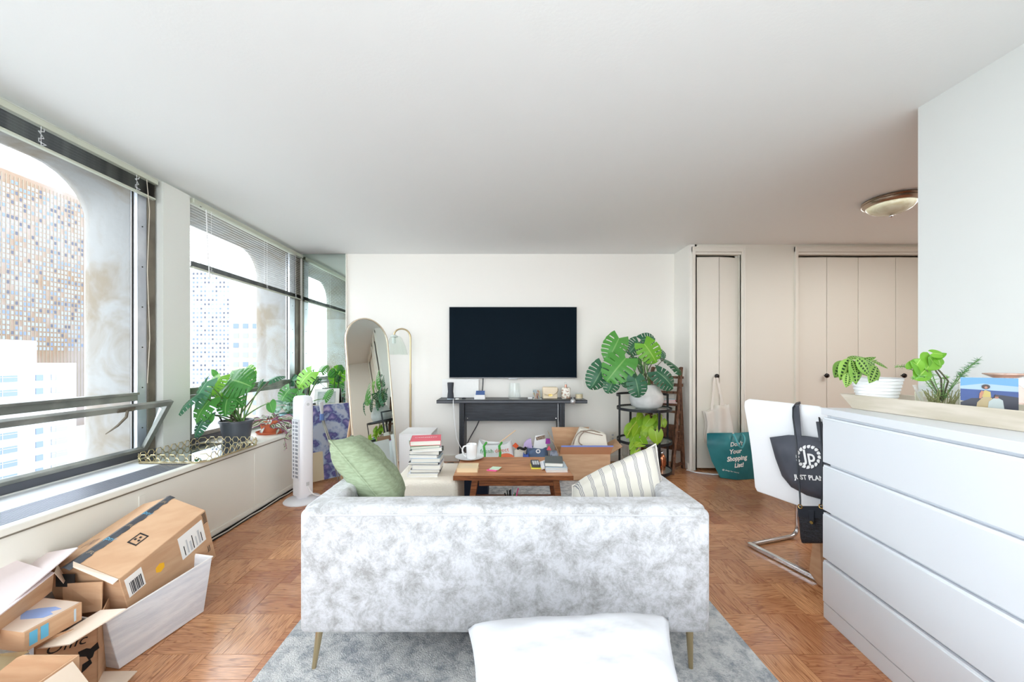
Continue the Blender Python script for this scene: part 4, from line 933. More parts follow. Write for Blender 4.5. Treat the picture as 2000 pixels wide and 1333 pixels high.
def LV(plant, base, rows, Y0, mats='m', spread=.05, pr=.0048, lift=.06, jit=5):
    rr = random.Random(jit)
    for i, row in enumerate(rows):
        (ax, ay, tx, ty, k), ex = row[:5], row[5:]
        dY = ex[0] if ex else rr.uniform(-.12, .12); dT = ex[1] if len(ex) > 1 else -.04; ws = ex[2] if len(ex) > 2 else 1.0
        nr = ex[3] if len(ex) > 3 else V((rr.uniform(-.25, .25), -1, rr.uniform(.25, .7)))
        a = P(ax, ay, Y0+dY); t_ = P(tx, ty, Y0+dY+dT)
        me = MON[k][i % 3] if k in MON else HRT[k.replace('h', '')]
        place_leaf(plant, me, a, t_, nr, ws)
        bb = base+V((rr.uniform(-spread, spread), rr.uniform(-spread, spread)*.6, 0))
        petiole(plant, bb, a, lift, pr, stem_g if i % 3 else stem_d)
LV(mp_, pb, [(1209, 661, 1188, 704, 'm', .0, -.05, 1.05), (1222, 700, 1186, 743, 'm', -.18, -.05, 1.15), (1247, 668, 1229, 690, 'd', .1, -.03, 1.25),
             (1252, 664, 1281, 660, 'd', .08, -.02, 1.1), (1258, 672, 1284, 708, 'l', -.05, -.05, 1.15), (1178, 716, 1156, 759, 'd', -.02, -.05, 1.0),
             (1200, 737, 1188, 768, 'd', -.08, -.03, 1.1), (1241, 740, 1250, 777, 'd', -.26, -.03, 1.15), (1283, 726, 1319, 757, 'd', -.12, -.06, 1.05),
             (1298, 702, 1331, 722, 'd', .0, .12, .9, V((.3, -.25, 1))), (1246, 700, 1253, 714, 'hm', .12), (1239, 698, 1232, 712, 'd', .1), (1288, 686, 1299, 700, 'd', .1),
             (1231, 732, 1221, 758, 'd', -.05, 0, 1.2), (1262, 698, 1268, 712, 'd', .16), (1251, 716, 1256, 730, 'd', .1)], 3.87)
# neon pothos on the middle shelf
c = V((1.50, 3.93, .3625)); t = thing('neon_pothos', 'lime green pothos in a beige pot trailing from the middle cart shelf', 'plant', c)
MB().lathe(c+V((.035, 0, 0)), [(0, 0), (.085, 0), (.09, .012), (.05, .008), (0, .008)], 28, False, False).build('saucer', white_m, t, smooth=50)
MB().lathe(c+V((.035, 0, .009)), [(0, 0), (.05, 0), (.068, .105), (.074, .105), (.075, .13), (.066, .13), (.06, .11), (0, .11)], 28, False, False).build('pot', mat('beige pot', S(226, 210, 184), .7), t, smooth=40)
pb2 = c+V((.035, 0, .12))
for i, (px, py, qx, qy, dy) in enumerate(((1252, 812, 1243, 830, -.1), (1262, 822, 1252, 838, -.16), (1243, 822, 1236, 838, -.12), (1270, 818, 1262, 833, -.2), (1250, 810, 1257, 824, -.08), (1283, 815, 1273, 830, -.16),
        (1288, 812, 1296, 832, -.1), (1294, 822, 1302, 836, -.05), (1276, 826, 1270, 842, -.18), (1234, 835, 1222, 852, -.16), (1247, 836, 1238, 857, -.2), (1228, 846, 1220, 860, -.18), (1240, 850, 1232, 866, -.2),
        (1258, 838, 1262, 858, -.2), (1250, 858, 1264, 876, -.26), (1256, 862, 1243, 870, -.25), (1280, 843, 1283, 870, -.3), (1240, 868, 1232, 878, -.24), (1242, 880, 1234, 896, -.28), (1250, 882, 1254, 894, -.28), (1262, 826, 1270, 838, -.1), (1236, 842, 1246, 852, -.1),
        (1258, 888, 1250, 898, -.26), (1268, 832, 1258, 846, -.22), (1286, 828, 1280, 838, -.16))):
    a = P(px, py, 3.93+dy); q = P(qx, qy, 3.93+dy-.03); y = (q-a); q = a+y*.95+V((R.uniform(-.03, .03), 0, R.uniform(-.01, .02))); place_leaf(t, HRT['n'], a, q, V((R.uniform(-.8, .8), -1, R.uniform(-.1, 1.2))), 1.15)
vine = mat('yellow vine', S(206, 206, 96), .5)
for pts in (((1258, 815, -.05), (1262, 826, -.14), (1263, 845, -.2), (1258, 862, -.24), (1247, 878, -.28), (1236, 892, -.3)), ((1265, 812, -.05), (1250, 818, -.1), (1236, 832, -.16), (1226, 850, -.2)),
            ((1272, 812, -.02), (1281, 816, -.12), (1284, 830, -.2), (1282, 850, -.28)), ((1268, 810, 0), (1252, 806, -.06), (1244, 815, -.12)), ((1272, 812, -.02), (1286, 806, -.06), (1296, 814, -.08))):
    MB().tube([P(x, y, 3.93+d) for x, y, d in pts], .0032, 6).build('vine', vine, t, smooth=60)
# bottles on the bottom shelf
amb = mat('copper metal', S(196, 130, 96), .25, .9)
def lath(nm, lb, cat, c, prof, m, group=None, pn='body', n=24): 
    t = thing(nm, lb, cat, c, group); MB().lathe(c, prof, n, False, False).build(pn, m, t, smooth=50); return t
zc = .0652
c = cc+V((-.15, -.08, zc)); lath('wine_glass', 'tall clear stemmed glass at the left of the bottom cart shelf', 'glass', c, [(0, 0), (.032, 0), (.03, .004), (.004, .008), (.004, .08), (.02, .095), (.034, .14), (.028, .2), (.026, .2), (.032, .14), (.018, .098), (0, .09)], clear_m)
c = cc+V((-.19, .03, zc)); lath('wine_glass', 'clear stemmed glass behind the first at the cart bottom', 'glass', c, [(0, 0), (.032, 0), (.03, .004), (.004, .008), (.004, .09), (.02, .105), (.036, .15), (.030, .22), (.028, .22), (.034, .15), (.018, .108), (0, .1)], clear_m)
c = cc+V((-.06, -.13, zc)); t = thing('square_decanter', 'square cut-glass bottle with black label on the cart bottom shelf', 'bottle', c)
MB().box(c.x-.05, c.x+.05, c.y-.04, c.y+.04, zc, zc+.13).build('bottle_body', mat('dark liquor glass', S(70, 72, 76), .08, color2=S(170, 172, 174), scale=22, detail=1, lo=.5, hi=.6, coat=1), t, bevel=.012, seg=3)
MB().cyl(c+V((0, 0, .13)), c+V((0, 0, .17)), .014).build('neck', clear_m, t); MB().cyl(c+V((0, 0, .17)), c+V((0, 0, .2)), .02).build('stopper', clear_m, t)
c = cc+V((.05, .05, zc)); lath('wine_bottle', 'dark brown wine bottle at the back of the cart bottom shelf', 'bottle', c, [(0, 0), (.036, 0), (.037, .15), (.03, .18), (.014, .21), (.014, .27), (0, .27)], mat('brown bottle glass', S(74, 42, 26), .1, coat=.6))
c = cc+V((.165, -.06, zc)); t = lath('cocktail_shaker', 'copper cocktail shaker with a domed lid on the cart bottom shelf', 'shaker', c, [(0, 0), (.034, 0), (.042, .1), (.042, .12), (.03, .15), (.016, .165), (0, .165)], amb)
MB().lathe(c, [(.016, .165), (.018, .17), (.018, .185), (.010, .192), (0, .193)], 20, False, False).build('cap', chrome_m, t, smooth=50)
c = cc+V((.1, -.14, zc)); lath('copper_mug', 'small copper mug at the front of the cart bottom shelf', 'mug', c, [(0, .003), (.03, 0), (.034, .07), (.032, .07), (.028, .006), (0, .005)], amb)
c = cc+V((0, .16, zc)); lath('round_flask', 'round clear glass carafe at the rear of the cart bottom', 'carafe', c, [(0, 0), (.05, 0), (.07, .05), (.05, .1), (.018, .13), (.018, .19), (.016, .19), (.014, .13), (.046, .1), (.066, .05), (.045, .006), (0, .005)], clear_m)

# ---------------------------------------------------------------- wooden ladder shelf
ls = thing('ladder_shelf', 'rustic brown folding wooden ladder shelf in the corner by the closet', 'shelf', (1.85, 4.05, 0))
def bar(p, q, a, b_, nm, par, m=walnut_v, up=V((0, 0, 1))):
    p, q = V(p), V(q); d = (q-p).normalized(); s = d.cross(V((0, 1, 0)) if abs(d.z) > .7 else up).normalized(); w_ = s.cross(d)
    return MB().obox(p-s*a/2-w_*b_/2, s*a, w_*b_, q-p).build(nm, m, par, bevel=.002)
fr_b = V((1.775, 3.875, 0)); fr_t = V((1.99, 4.13, 1.125)); rr_b = V((2.005, 4.11, 0)); rr_t = V((1.995, 4.17, .98))
bar(fr_b, fr_t, .028, .045, 'front_rail', ls); bar(rr_b, rr_t, .028, .045, 'rear_rail', ls)
bar(fr_b+V((-.22, .30, 0)), fr_t+V((-.22, .225, 0)), .028, .045, 'front_rail', ls); bar(V((1.75, 4.36, 0)), V((1.75, 4.375, .98)), .028, .04, 'rear_rail', ls)
for px0, px1, y_, hgt, Y in ((1285, 1335, 738, .028, 4.12), (1290, 1334, 753, .035, 4.08), (1296, 1332, 768, .028, 4.16), (1300, 1332, 792, .030, 4.05), (1302, 1330, 806, .026, 4.0)):
    p = P(px1, y_, Y); q = V((p.x-.23, p.y+.205, p.z)); bar(p, q, .02, hgt, 'slat', ls)
for k in range(4):
    p = P(1333, 838, 4.08)+V((0, 0, -.072*k)); q = p+V((-.22, .22, 0)); bar(p, q, .018, .068, 'back_plank', ls)
p = P(1330, 787, 4.06); shp = p
MB().prism([p+V((-.20, .24, -.02)), p+V((.02, .05, -.02)), p+V((-.10, -.09, -.02)), p+V((-.29, .11, -.02))], (0, 0, .014)).build('shelf_board', walnut_v, ls)
bar(V((1.80, 3.94, .06)), V((1.995, 4.11, .06)), .02, .03, 'foot_stretcher', ls)
zb = shp.z-.0055
for i, (k, lb, h, w_, an) in enumerate((('w', 'white magazine lowest on the ladder shelf', .008, .23, -.35), ('r', 'red book on the ladder shelf beneath the slim pale one', .02, .19, -.5), ('b', 'slim pale book on top of the ladder shelf pile', .012, .16, -.3))):
    book('book', lb, (shp.x-.13, shp.y+.06, zb), w_, .12, h, an, cov[k], 'books on the ladder shelf'); zb += h+.0005
tag(MB().tube([V((2.0, 4.02, .008)), V((2.05, 3.93, .008)), V((2.2, 3.86, .008)), V((2.45, 3.86, .008)), V((2.75, 3.95, .008))], .008, 8).build('extension_cord', cab_w), 'white extension cord on the floor before the closet door', 'cable')

# ---------------------------------------------------------------- cardboard box behind the coffee table with tote in it
X0, X1, Y0_, Y1_ = (1093-CX)/F*3.66, (1192-CX)/F*3.66, 3.66, 4.0; ZB = HC-(888-CY)/F*3.66
t = thing('open_carton', 'open cardboard carton at the rug edge holding a cream tote', 'box', ((X0+X1)/2, 3.83, 0))
def carton(t, x0, x1, y0, y1, z0, z1, m=cardb, th=.004):
    MB().box(x0, x1, y0, y0+th, z0, z1).build('front_wall', m, t); MB().box(x0, x1, y1-th, y1, z0, z1).build('back_wall', m, t)
    MB().box(x0, x0+th, y0+th, y1-th, z0, z1).build('side_wall', m, t); MB().box(x1-th, x1, y0+th, y1-th, z0, z1).build('side_wall', m, t)
    MB().box(x0+th, x1-th, y0+th, y1-th, z0, z0+th).build('bottom', m, t)
carton(t, X0, X1, Y0_, Y1_, .013, ZB)
fl_ = MB().prism([(X0, Y0_, ZB), (X1, Y0_, ZB), (X1+.02, Y0_-.03, ZB+.085), (X0+.01, Y0_-.03, ZB+.085)], (0, .004, 0)).build('flap', mat('reddish cardboard', S(188, 132, 96), .8), t)
MB().prism([(X0+.01, Y0_-.031, ZB+.080), (X1+.02, Y0_-.031, ZB+.080), (X1+.022, Y0_-.031, ZB+.094), (X0+.012, Y0_-.031, ZB+.094)], (0, .006, 0)).build('blue_edge', mat('blue edge tape', S(124, 140, 206), .6), fl_)
text('FRAGILE', (X1-.07, Y0_-.006, ZB+.02), (1, 0, 0), (0, -.3, 1), .022, mat('brown print', S(120, 70, 50), .8), fl_, width=.06)
MB().prism([(X0, Y0_, ZB), (X0, Y1_, ZB), (X0-.08, Y1_, ZB+.17), (X0-.10, Y0_+.02, ZB+.19)], (.004, 0, 0)).build('flap', cardb, t)
MB().prism([(X1, Y0_, ZB), (X1, Y1_, ZB), (X1+.14, Y1_-.04, ZB+.09), (X1+.14, Y0_+.06, ZB+.06)], (0, 0, .004)).build('flap', cardb, t)
MB().prism([(X0, Y1_, ZB), (X1-.16, Y1_, ZB), (X1-.12, Y1_+.05, ZB+.20), (X0-.03, Y1_+.05, ZB+.20)], (0, .004, 0)).build('flap', cardb, t)
cream = mat('cream canvas bag', S(236, 232, 220), .8, bump=.15, bscale=40)
t = thing('cream_tote', 'cream leather tote with taupe straps standing in the open carton', 'bag', ((X0+X1)/2, 3.85, .05))
b = MB(); ccx = lambda px: (px-CX)/F*3.85
b.loft([[V((ccx(1112), 3.76, .03)), V((ccx(1186), 3.76, .03)), V((ccx(1186), 3.93, .03)), V((ccx(1112), 3.93, .03))], [V((ccx(1116), 3.77, .3)), V((ccx(1184), 3.77, .3)), V((ccx(1184), 3.92, .3)), V((ccx(1116), 3.92, .3))],
        [V((ccx(1130), 3.80, .50)), V((ccx(1181), 3.80, .44)), V((ccx(1181), 3.88, .45)), V((ccx(1133), 3.88, .51))]]); b.build('bag_body', cream, t, bevel=.012, seg=3)
taupe = mat('taupe strap', S(162, 148, 134), .6)
MB().tube(bez(P(1137, 870, 3.765), P(1122, 865, 3.73), P(1135, 842, 3.74), P(1150, 841, 3.78), 8)+bez(P(1155, 841, 3.8), P(1165, 843, 3.8), P(1172, 846, 3.8), P(1178, 849, 3.84), 5), .006, 6).build('strap', taupe, t, smooth=60)
MB().tube(bez(P(1120, 868, 3.765), P(1122, 850, 3.72), P(1133, 840, 3.75), P(1146, 842, 3.8), 8), .006, 6).build('strap', taupe, t, smooth=60)
MB().prism([P(1134, 843, 3.79), P(1177, 852, 3.79), P(1178, 848, 3.87), P(1138, 840, 3.87)], (0, 0, .006)).build('top_trim', mat('brown trim', S(150, 120, 104), .6), t)

# ---------------------------------------------------------------- bags under the console
def softbag(nm, lb, x0, x1, y0, y1, z1, m, seed=1, lean=0, z0=.004, group=None, taper=.85):
    t = thing(nm, lb, 'bag', ((x0+x1)/2, (y0+y1)/2, z0)); r = random.Random(seed); cxx, cyy = (x0+x1)/2, (y0+y1)/2
    lo = []; K = 28
    for k, (z, s_) in enumerate(((0, .9), (.04, 1.0), (.3, 1.03), (.6, 1.0), (.85, .95), (1.0, taper))):
        l = []
        for i in range(K):
            a = 2*PI*i/K; ca, sa = math.cos(a), math.sin(a)
            x = math.copysign(abs(ca)**.45, ca)*(x1-x0)/2*s_; y = math.copysign(abs(sa)**.45, sa)*(y1-y0)/2*s_*(1-.3*z)
            w_ = 1+.03*math.sin(3*a+seed+z*4)+.02*math.sin(7*a+z*9+seed)
            l.append(V((cxx+x*w_+lean*z, cyy+y*w_, z0+z*(z1-z0)*(1+(.06*math.sin(2*a+seed) if k == 5 else 0)))))
        lo.append(l)
    inner = [V((cxx+(p.x-cxx)*.9, cyy+(p.y-cyy)*.85, p.z-.02)) for p in lo[-1]]
    b = MB(); b.loft(lo+[inner], True, True); b.build('bag_body', m, t, smooth=60)
    return t
xf = lambda px, Y: (px-CX)/F*Y
bagw = mat('white woven bag', S(232, 235, 236), .6, bump=.3, bscale=14)
t = softbag('grocery_bag', 'white reusable grocery bag with green handles and leafy lettering', xf(930, 3.75), xf(1005, 3.75), 3.70, 3.95, HC-(864-CY)/F*3.8, bagw, 2, 0)
gh = mat('green webbing', S(72, 168, 66), .6)
for px in (948, 978):
    MB().tube([P(px-2, 905, 3.66), P(px-1, 885, 3.675), P(px-3, 872, 3.69), P(px+2, 865, 3.74)], .012, 6).build('handle', gh, t, smooth=60)
text('fresh', P(951, 882, 3.665), (1, 0, .0), (0, 0, 1), .055, mat('leaf green ink', S(70, 150, 90), .6), t, width=.13)
text('direct', P(980, 880, 3.665), (1, 0, .1), (0, 0, 1), .055, mat('tomato ink', S(206, 92, 66), .6), t, width=.14)
MB().prism([P(989+18*math.cos(a*PI/10), 899-13*math.sin(a*PI/10), 3.668) for a in range(11)], (0, .004, 0)).build('tomato_print', mat('tomato print', S(236, 120, 80), .6), t)
tag(MB().tube([P(972, 868, 3.85), P(1007, 841, 3.95)], .006, 8).build('wooden_dowel', wood_l), 'thin wooden dowel poking up out of the grocery bag', 'stick')
t = softbag('canvas_bag', 'crumpled off-white canvas bag beside the grocery bag', xf(1003, 3.8), xf(1027, 3.8), 3.74, 3.9, .27, cream, 6)
tag(MB().prism([P(1001, 872, 3.73), P(1007, 866, 3.73), P(1013, 872, 3.73), P(1008, 877, 3.73)], (0, .03, 0)).build('orange_scarf', mat('orange cloth', S(222, 96, 56), .8)), 'bright orange scrap of cloth on the canvas bag', 'cloth')
tag(MB().tube(bez(P(1011, 877, 3.74), P(1016, 871, 3.72), P(1022, 883, 3.72), P(1027, 875, 3.76), 8), .014, 8).build('black_strap_bundle', ink, smooth=60), 'bundle of black straps lying over the canvas bag', 'strap')
t = softbag('denim_bag', 'slate blue bag with a round white emblem under the console', xf(1028, 3.78), xf(1072, 3.78), 3.72, 3.95, .295, mat('slate blue cloth', S(92, 112, 142), .8, bump=.2, bscale=20), 3)
MB().loft([[P(1051+4.6*k*math.cos(a*PI/8), 882+4.2*k*math.sin(a*PI/8), 3.705) for a in range(16)] for k in (1, .5)], False, False).build('emblem_ring', white_m, t)
MB().slab([P(1046, 875, 3.706), P(1057, 875, 3.706), P(1056, 873, 3.706), P(1047, 873, 3.706)], .001).build('emblem_bar', white_m, t)
t = softbag('royal_blue_bag', 'small royal blue pouch left of the slate blue bag', xf(1021, 3.74), xf(1033, 3.74), 3.68, 3.74, .27, mat('royal blue', S(70, 96, 176), .7), 8)
lil = mat('lilac plastic', S(206, 186, 226), .5)
tag(MB().prism([P(1022, 876, 3.86), P(1024, 866, 3.86), P(1030, 860, 3.86), P(1037, 857, 3.86), P(1040, 876, 3.86)], (0, .03, 0)).build('lilac_folder', lil), 'lilac rounded folder sticking up from the blue bags', 'folder')
t = thing('photo_card', 'white card printed with a brown photograph standing in the blue bag', 'card', P(1057, 875, 3.88))
MB().slab([P(1040, 880, 3.88), P(1069, 878, 3.88), P(1064, 849, 3.9), P(1046, 852, 3.9)], .003).build('card', white_m, t)
MB().slab([P(1048, 861, 3.886), P(1065, 857, 3.886), P(1064, 850, 3.896), P(1046, 854, 3.896)], -.002).build('photo_print', mat('brown photo', S(150, 128, 106), .5, color2=S(90, 70, 60), scale=60), t)
tag(MB().prism([P(1066, 868, 3.84), P(1075, 867, 3.84), P(1074, 858, 3.84), P(1067, 858, 3.84)], (0, .03, 0)).build('purple_pot', mat('vivid purple', S(170, 64, 176), .5)), 'vivid purple cup behind the photo card', 'cup')
t = softbag('grey_pouch', 'grey patterned pouch crammed beside the open carton', xf(1072, 3.62), xf(1091, 3.62), 3.56, 3.64, .30, mat('grey patterned cloth', S(150, 156, 170), .8, color2=S(90, 94, 110), scale=30), 5)
tag(MB().prism([P(1068, 880, 3.62), P(1077, 880, 3.62), P(1073, 872, 3.62)], (0, .03, 0)).build('red_wrapper', cov['r']), 'small red pointed wrapper in front of the grey pouch', 'wrapper')

# ---------------------------------------------------------------- things on the window sill
SL = .5412
def sill(px, py): return G(px, py, SL)
tr_x0, tr_x1, tr_y0, tr_y1 = -2.37, -1.905, 2.345, 2.90; SLT = .5455
t = thing('gold_tray', 'mirrored tray with an openwork gold chain rim on the window sill', 'tray', ((tr_x0+tr_x1)/2, (tr_y0+tr_y1)/2, SLT))
ch = .05
octo = [V((tr_x0+ch, tr_y0, 0)), V((tr_x1-ch, tr_y0, 0)), V((tr_x1, tr_y0+ch, 0)), V((tr_x1, tr_y1-ch, 0)), V((tr_x1-ch, tr_y1, 0)), V((tr_x0+ch, tr_y1, 0)), V((tr_x0, tr_y1-ch, 0)), V((tr_x0, tr_y0+ch, 0))]
MB().prism([p+V((0, 0, SLT)) for p in octo], (0, 0, .008)).build('tray_base', gold_m, t)
MB().prism([p*.97+V(((tr_x0+tr_x1)/2*.03, (tr_y0+tr_y1)/2*.03, SLT+.008)) for p in octo], (0, 0, .002)).build('mirror_base', mirror_m, t)
zr = SLT+.012; hr = .043
for k in range(8):
    p, q = octo[k], octo[(k+1) % 8]; L_ = (q-p).length; n_ = max(1, round(L_/.058)); d = (q-p)/n_
    for i in range(n_):
        c0 = p+d*i; b = MB()
        hx = [c0+d*.08+V((0, 0, zr+hr/2)), c0+d*.28+V((0, 0, zr+hr)), c0+d*.72+V((0, 0, zr+hr)), c0+d*.92+V((0, 0, zr+hr/2)), c0+d*.72+V((0, 0, zr)), c0+d*.28+V((0, 0, zr))]
        b.tube(hx, .0026, 5, closed=True); b.tube([c0+d*.92+V((0, 0, zr+hr/2)), c0+d*1.08+V((0, 0, zr+hr/2))], .0035, 5)
        b.build('chain_link', gold_m, t)
# black nursery pot monstera
def pot(t, c, r0, r1, h, m, lip=.008, soil=True, n=32, ribs=0):
    prof = [(0, 0), (r0, 0)]
    if ribs:
        for i in range(ribs):
            a = i/ribs; r = r0+(r1-r0)*a; prof += [(r+.0025, h*(a+.15/ribs)), (r+.0025, h*(a+.7/ribs)), (r, h*(a+.85/ribs))]
    else: prof += [(r1-.004, h-lip*2.4), (r1+.004, h-lip*2.2)]
    prof += [(r1+.004, h), (r1-.003, h), (r1-.008, h-.02), (0, h-.02)]
    MB().lathe(c, prof, n, False, False).build('pot', m, t, smooth=35)
    if soil: MB().lathe(c+V((0, 0, h-.0195)), [(r1-.009, 0), (r1*.5, .006), (0, .004)], 20, False, False).build('soil', soil_m, t, smooth=60)
c = V((-2.20, 3.04, SL)); t = thing('monstera_plant', 'monstera in a black nursery pot on the sill behind the gold tray', 'plant', c)
pot(t, c, .092, .118, .17, mat('black nursery pot', S(72, 76, 84), .35))
ed = V((.3, -.5, 1))
LV(t, c+V((.02, 0, .155)), [(452, 742, 487, 752, 'm', -.12, -.05, 1.6), (486, 739, 470, 721, 'l', -.05, .06, 1.4), (464, 743, 450, 722, 'm', -.05, .04, 1.3), (431, 736, 407, 768, 'l', -.15, -.08, 1.2),
    (421, 733, 411, 722, 'hm', -.1, 0, 1.0), (404, 746, 371, 799, 'd', -.38, -.02, .55), (388, 771, 343, 806, 'd', -.40, -.1, .45), (412, 780, 375, 826, 'm', -.28, -.05, .95),
    (404, 812, 374, 855, 'd', -.3, -.05, .55), (410, 812, 400, 832, 'hm', -.3, 0, 1.0), (444, 780, 437, 813, 'm', -.2, -.05, 1.2), (437, 762, 419, 797, 'l', -.1, -.05, .9),
    (527, 744, 556, 731, 'd', .1, .1, .7, V((.2, -.4, 1))), (514, 746, 501, 758, 'd', .05, 0, .9), (527, 787, 531, 806, 'hm', -.05, -.05, 1.1), (480, 752, 452, 770, 'm', 0, -.05, 1.2), (430, 752, 410, 775, 'm', -.05, -.02, 1.0),
    (494, 732, 496, 745, 'hm', -.05, 0, 1.0), (443, 765, 470, 790, 'm', -.08, -.05, .9)], 3.04, spread=.05, lift=.03, jit=8)
# stakes
MB().tube([c+V((-.10, -.02, .15)), c+V((-.12, -.03, .21))], .006, 6).build('plant_label', ink, t)
# spiderwort
c = V((-2.12, 3.36, SL)); t = thing('spiderwort_plant', 'purple striped spiderwort in a terracotta pot and saucer on the sill', 'plant', c)
MB().lathe(c, [(0, 0), (.10, 0), (.118, .018), (.115, .02), (.098, .006), (0, .006)], 32, False, False).build('saucer', terra, t, smooth=40)
pot(t, c+V((0, 0, .0065)), .065, .092, .115, terra)
r = random.Random(12); base = c+V((0, 0, .12))
for i in range(46):
    a = r.uniform(0, 2*PI); d = V((math.cos(a), math.sin(a)*.7, 0)); rad = r.uniform(.03, .15); p = base+d*rad+V((0, 0, r.uniform(-.01, .06)-rad*.35))
    tip = p+d*r.uniform(.07, .11)+V((r.uniform(-.03, .03), r.uniform(-.03, .03), r.uniform(-.035, .03))); place_leaf(t, TRA, p, tip, V((r.uniform(-.5, .5), -1, .8)), 2.1)
for (x, y) in ((545, 838), (552, 848), (556, 862), (560, 872), (566, 845), (571, 838), (548, 830), (560, 828), (568, 826)):
    p = P(x, y, 3.36-.06); place_leaf(t, TRA, p, p+V((r.uniform(-.06, .07), -.02, r.uniform(-.06, -.01))), V((0, -1, .5)), 1.7)
for i in range(6): MB().tube([base+V((r.uniform(-.03, .03), 0, -.02)), base+V((.06+.01*i, -.02*i, .03)), P(545+4*i, 836+3*i, 3.31)], .0025, 5).build('stem', mat('purple stem', S(150, 90, 120), .6), t, smooth=60)
MB().tube([P(549, 834, 3.32), P(553, 850, 3.3), P(558, 866, 3.3), P(560, 877, 3.3)], .0025, 5).build('stem', MATS['purple stem'], t, smooth=60)
# teal pot plant
c = V((-2.17, 3.72, SL)); t = thing('variegated_pot_plant', 'grey-green bushy plant in a teal glazed pot behind the spiderwort', 'plant', c)
pot(t, c, .055, .078, .13, mat('teal glaze', S(128, 172, 178), .25))
lf_gg = leaf_mat('grey green leaf', S(120, 160, 140), S(170, 200, 180), S(220, 230, 220)); GG = oval_leaf(lf_gg, .3, .1, .05)
for i in range(26):
    a = r.uniform(0, 2*PI); d = V((math.cos(a), math.sin(a), 0)); p = c+V((0, 0, .15))+d*r.uniform(.01, .09)+V((0, 0, r.uniform(-.01, .10)))
    place_leaf(t, GG, p, p+d*r.uniform(.05, .08)+V((0, 0, r.uniform(-.03, .03))), V((0, -.4, 1)), 1.2)
    if i % 4 == 0: MB().tube([c+V((0, 0, .12)), p], .003, 5).build('stem', stem_g, t)
c = V((-2.16, 4.02, SL)); t = thing('monstera_plant', 'bright monstera in a dark pot on the sill beside the mirror panel', 'plant', c)
pot(t, c, .08, .10, .19, mat('dark pot', S(52, 56, 56), .5))
LV(t, c+V((0, 0, .18)), [(566, 760, 545, 787, 'm', -.2, -.05, 1.3), (608, 727, 579, 757, 'l', .0, -.06, 1.15), (628, 727, 640, 712, 'm', .12, .05, 1.0), (613, 728, 600, 741, 'm', .1, 0, 1.1), (590, 768, 573, 778, 'm', -.05, 0, 1.1),
    (634, 780, 646, 760, 'm', -.02, 0, .8), (622, 740, 610, 752, 'd', .1), (575, 745, 560, 738, 'd', .15, .1, .9), (570, 775, 556, 790, 'd', -.1)], 4.02, spread=.04, lift=.03, jit=4)
t = thing('white_picture_frame', 'white framed grey picture standing on the sill beside the mirror panel', 'picture frame', (-2.1, 4.3, SL))
a, b_ = P(611, 800, 4.25), P(660, 797, 4.32); a.z = b_.z = SL; a.x = max(a.x, -2.2); up_ = V((0, .04, .33)); uu = b_-a
MB().obox(a, uu, (0, .015, 0), up_).build('frame', white_m, t); MB().obox(a+uu*.14+up_*.1+V((0, -.002, 0)), uu*.72, (0, .003, 0), up_*.8).build('picture', mat('grey watercolour', S(198, 206, 206), .5, color2=S(160, 172, 170), scale=8), t)
# ---------------------------------------------------------------- fabric bin and cartons at the lower left
linen = mat('white linen', S(214, 218, 226), .9, color2=S(232, 235, 240), scale=5, stretch=(1, 1, 6), bump=.15, bscale=40)
t = thing('fabric_bin', 'white linen storage bin tipped full of a large carton beside the convector', 'bin', (-1.68, 1.6, 0))
bn = [V((-1.49, 1.43, .002)), V((-1.43, 1.76, .002)), V((-1.90, 1.84, .002)), V((-1.93, 1.50, .002))]
tn = [V((-1.500, 1.392, .212)), V((-1.401, 1.775, .256)), V((-1.915, 1.86, .27)), V((-1.94, 1.46, .235))]
for k in range(4):
    j = (k+1) % 4; cen = V((-1.69, 1.63, .1)); b = MB(); inn = lambda p: p+(V((cen.x, cen.y, p.z))-p).normalized()*.008
    b.add([bn[k], bn[j], tn[j], tn[k], inn(bn[k]), inn(bn[j]), inn(tn[j]), inn(tn[k])], [(0, 1, 2, 3), (7, 6, 5, 4), (0, 4, 5, 1), (1, 5, 6, 2), (2, 6, 7, 3), (3, 7, 4, 0)])
    b.build('bin_wall', linen, t, clean=True, bevel=.002)
MB().prism([p+V((0, 0, .002)) for p in bn], (0, 0, .004)).build('bin_bottom', linen, t)
MB().tube([p for p in tn], .004, 6, closed=True).build('rim_seam', mat('white seam', S(240, 240, 240), .8), t)
NT = V((-1.502, 1.44, .345)); FT = V((-1.492, 1.846, .452)); e_ = FT-NT; dn = V((0, .07, -.27))
RN = V((-1.700, 1.46, .405)); RT = V((-1.872, 1.50, .352))
t = thing('shipping_carton', 'big brown shipping carton with dark printed tape standing tilted in the fabric bin', 'box', (-1.7, 1.65, .1))
MB().prism([NT, RN, RT, RT+dn, NT+dn], e_).build('carton_body', cardb, t, bevel=.002, seg=1)
tpm = mat('dark tape', S(58, 60, 66), .4, color2=S(70, 72, 78), scale=20)
un = (RN-NT).normalized(); u2 = (RT-RN).normalized(); n1 = un.cross(e_).normalized(); n1 = n1 if n1.z > 0 else -n1; n2 = u2.cross(e_).normalized(); n2 = n2 if n2.z > 0 else -n2
ep = e_.normalized(); s_ = RN-ep*.035
b = MB(); k_ = 30; r = random.Random(5); up1 = []; lo1 = []
for i in range(k_+1):
    q = s_+ep*((e_.length+.04)*i/k_); j1 = r.uniform(-.004, .004); up1.append((q, q-un*(.026+j1), q+u2*(.020+j1*.6)))
b.loft([[c_[1]+n1*.0015, c_[0]+(n1+n2)*.001, c_[2]+n2*.0015] for c_ in up1], False, False, closed=False); b.build('printed_tape', tpm, t, solid=.0008)
blu = mat('light blue print', S(96, 178, 214), .5); tanp = mat('tan print', S(170, 150, 120), .7)
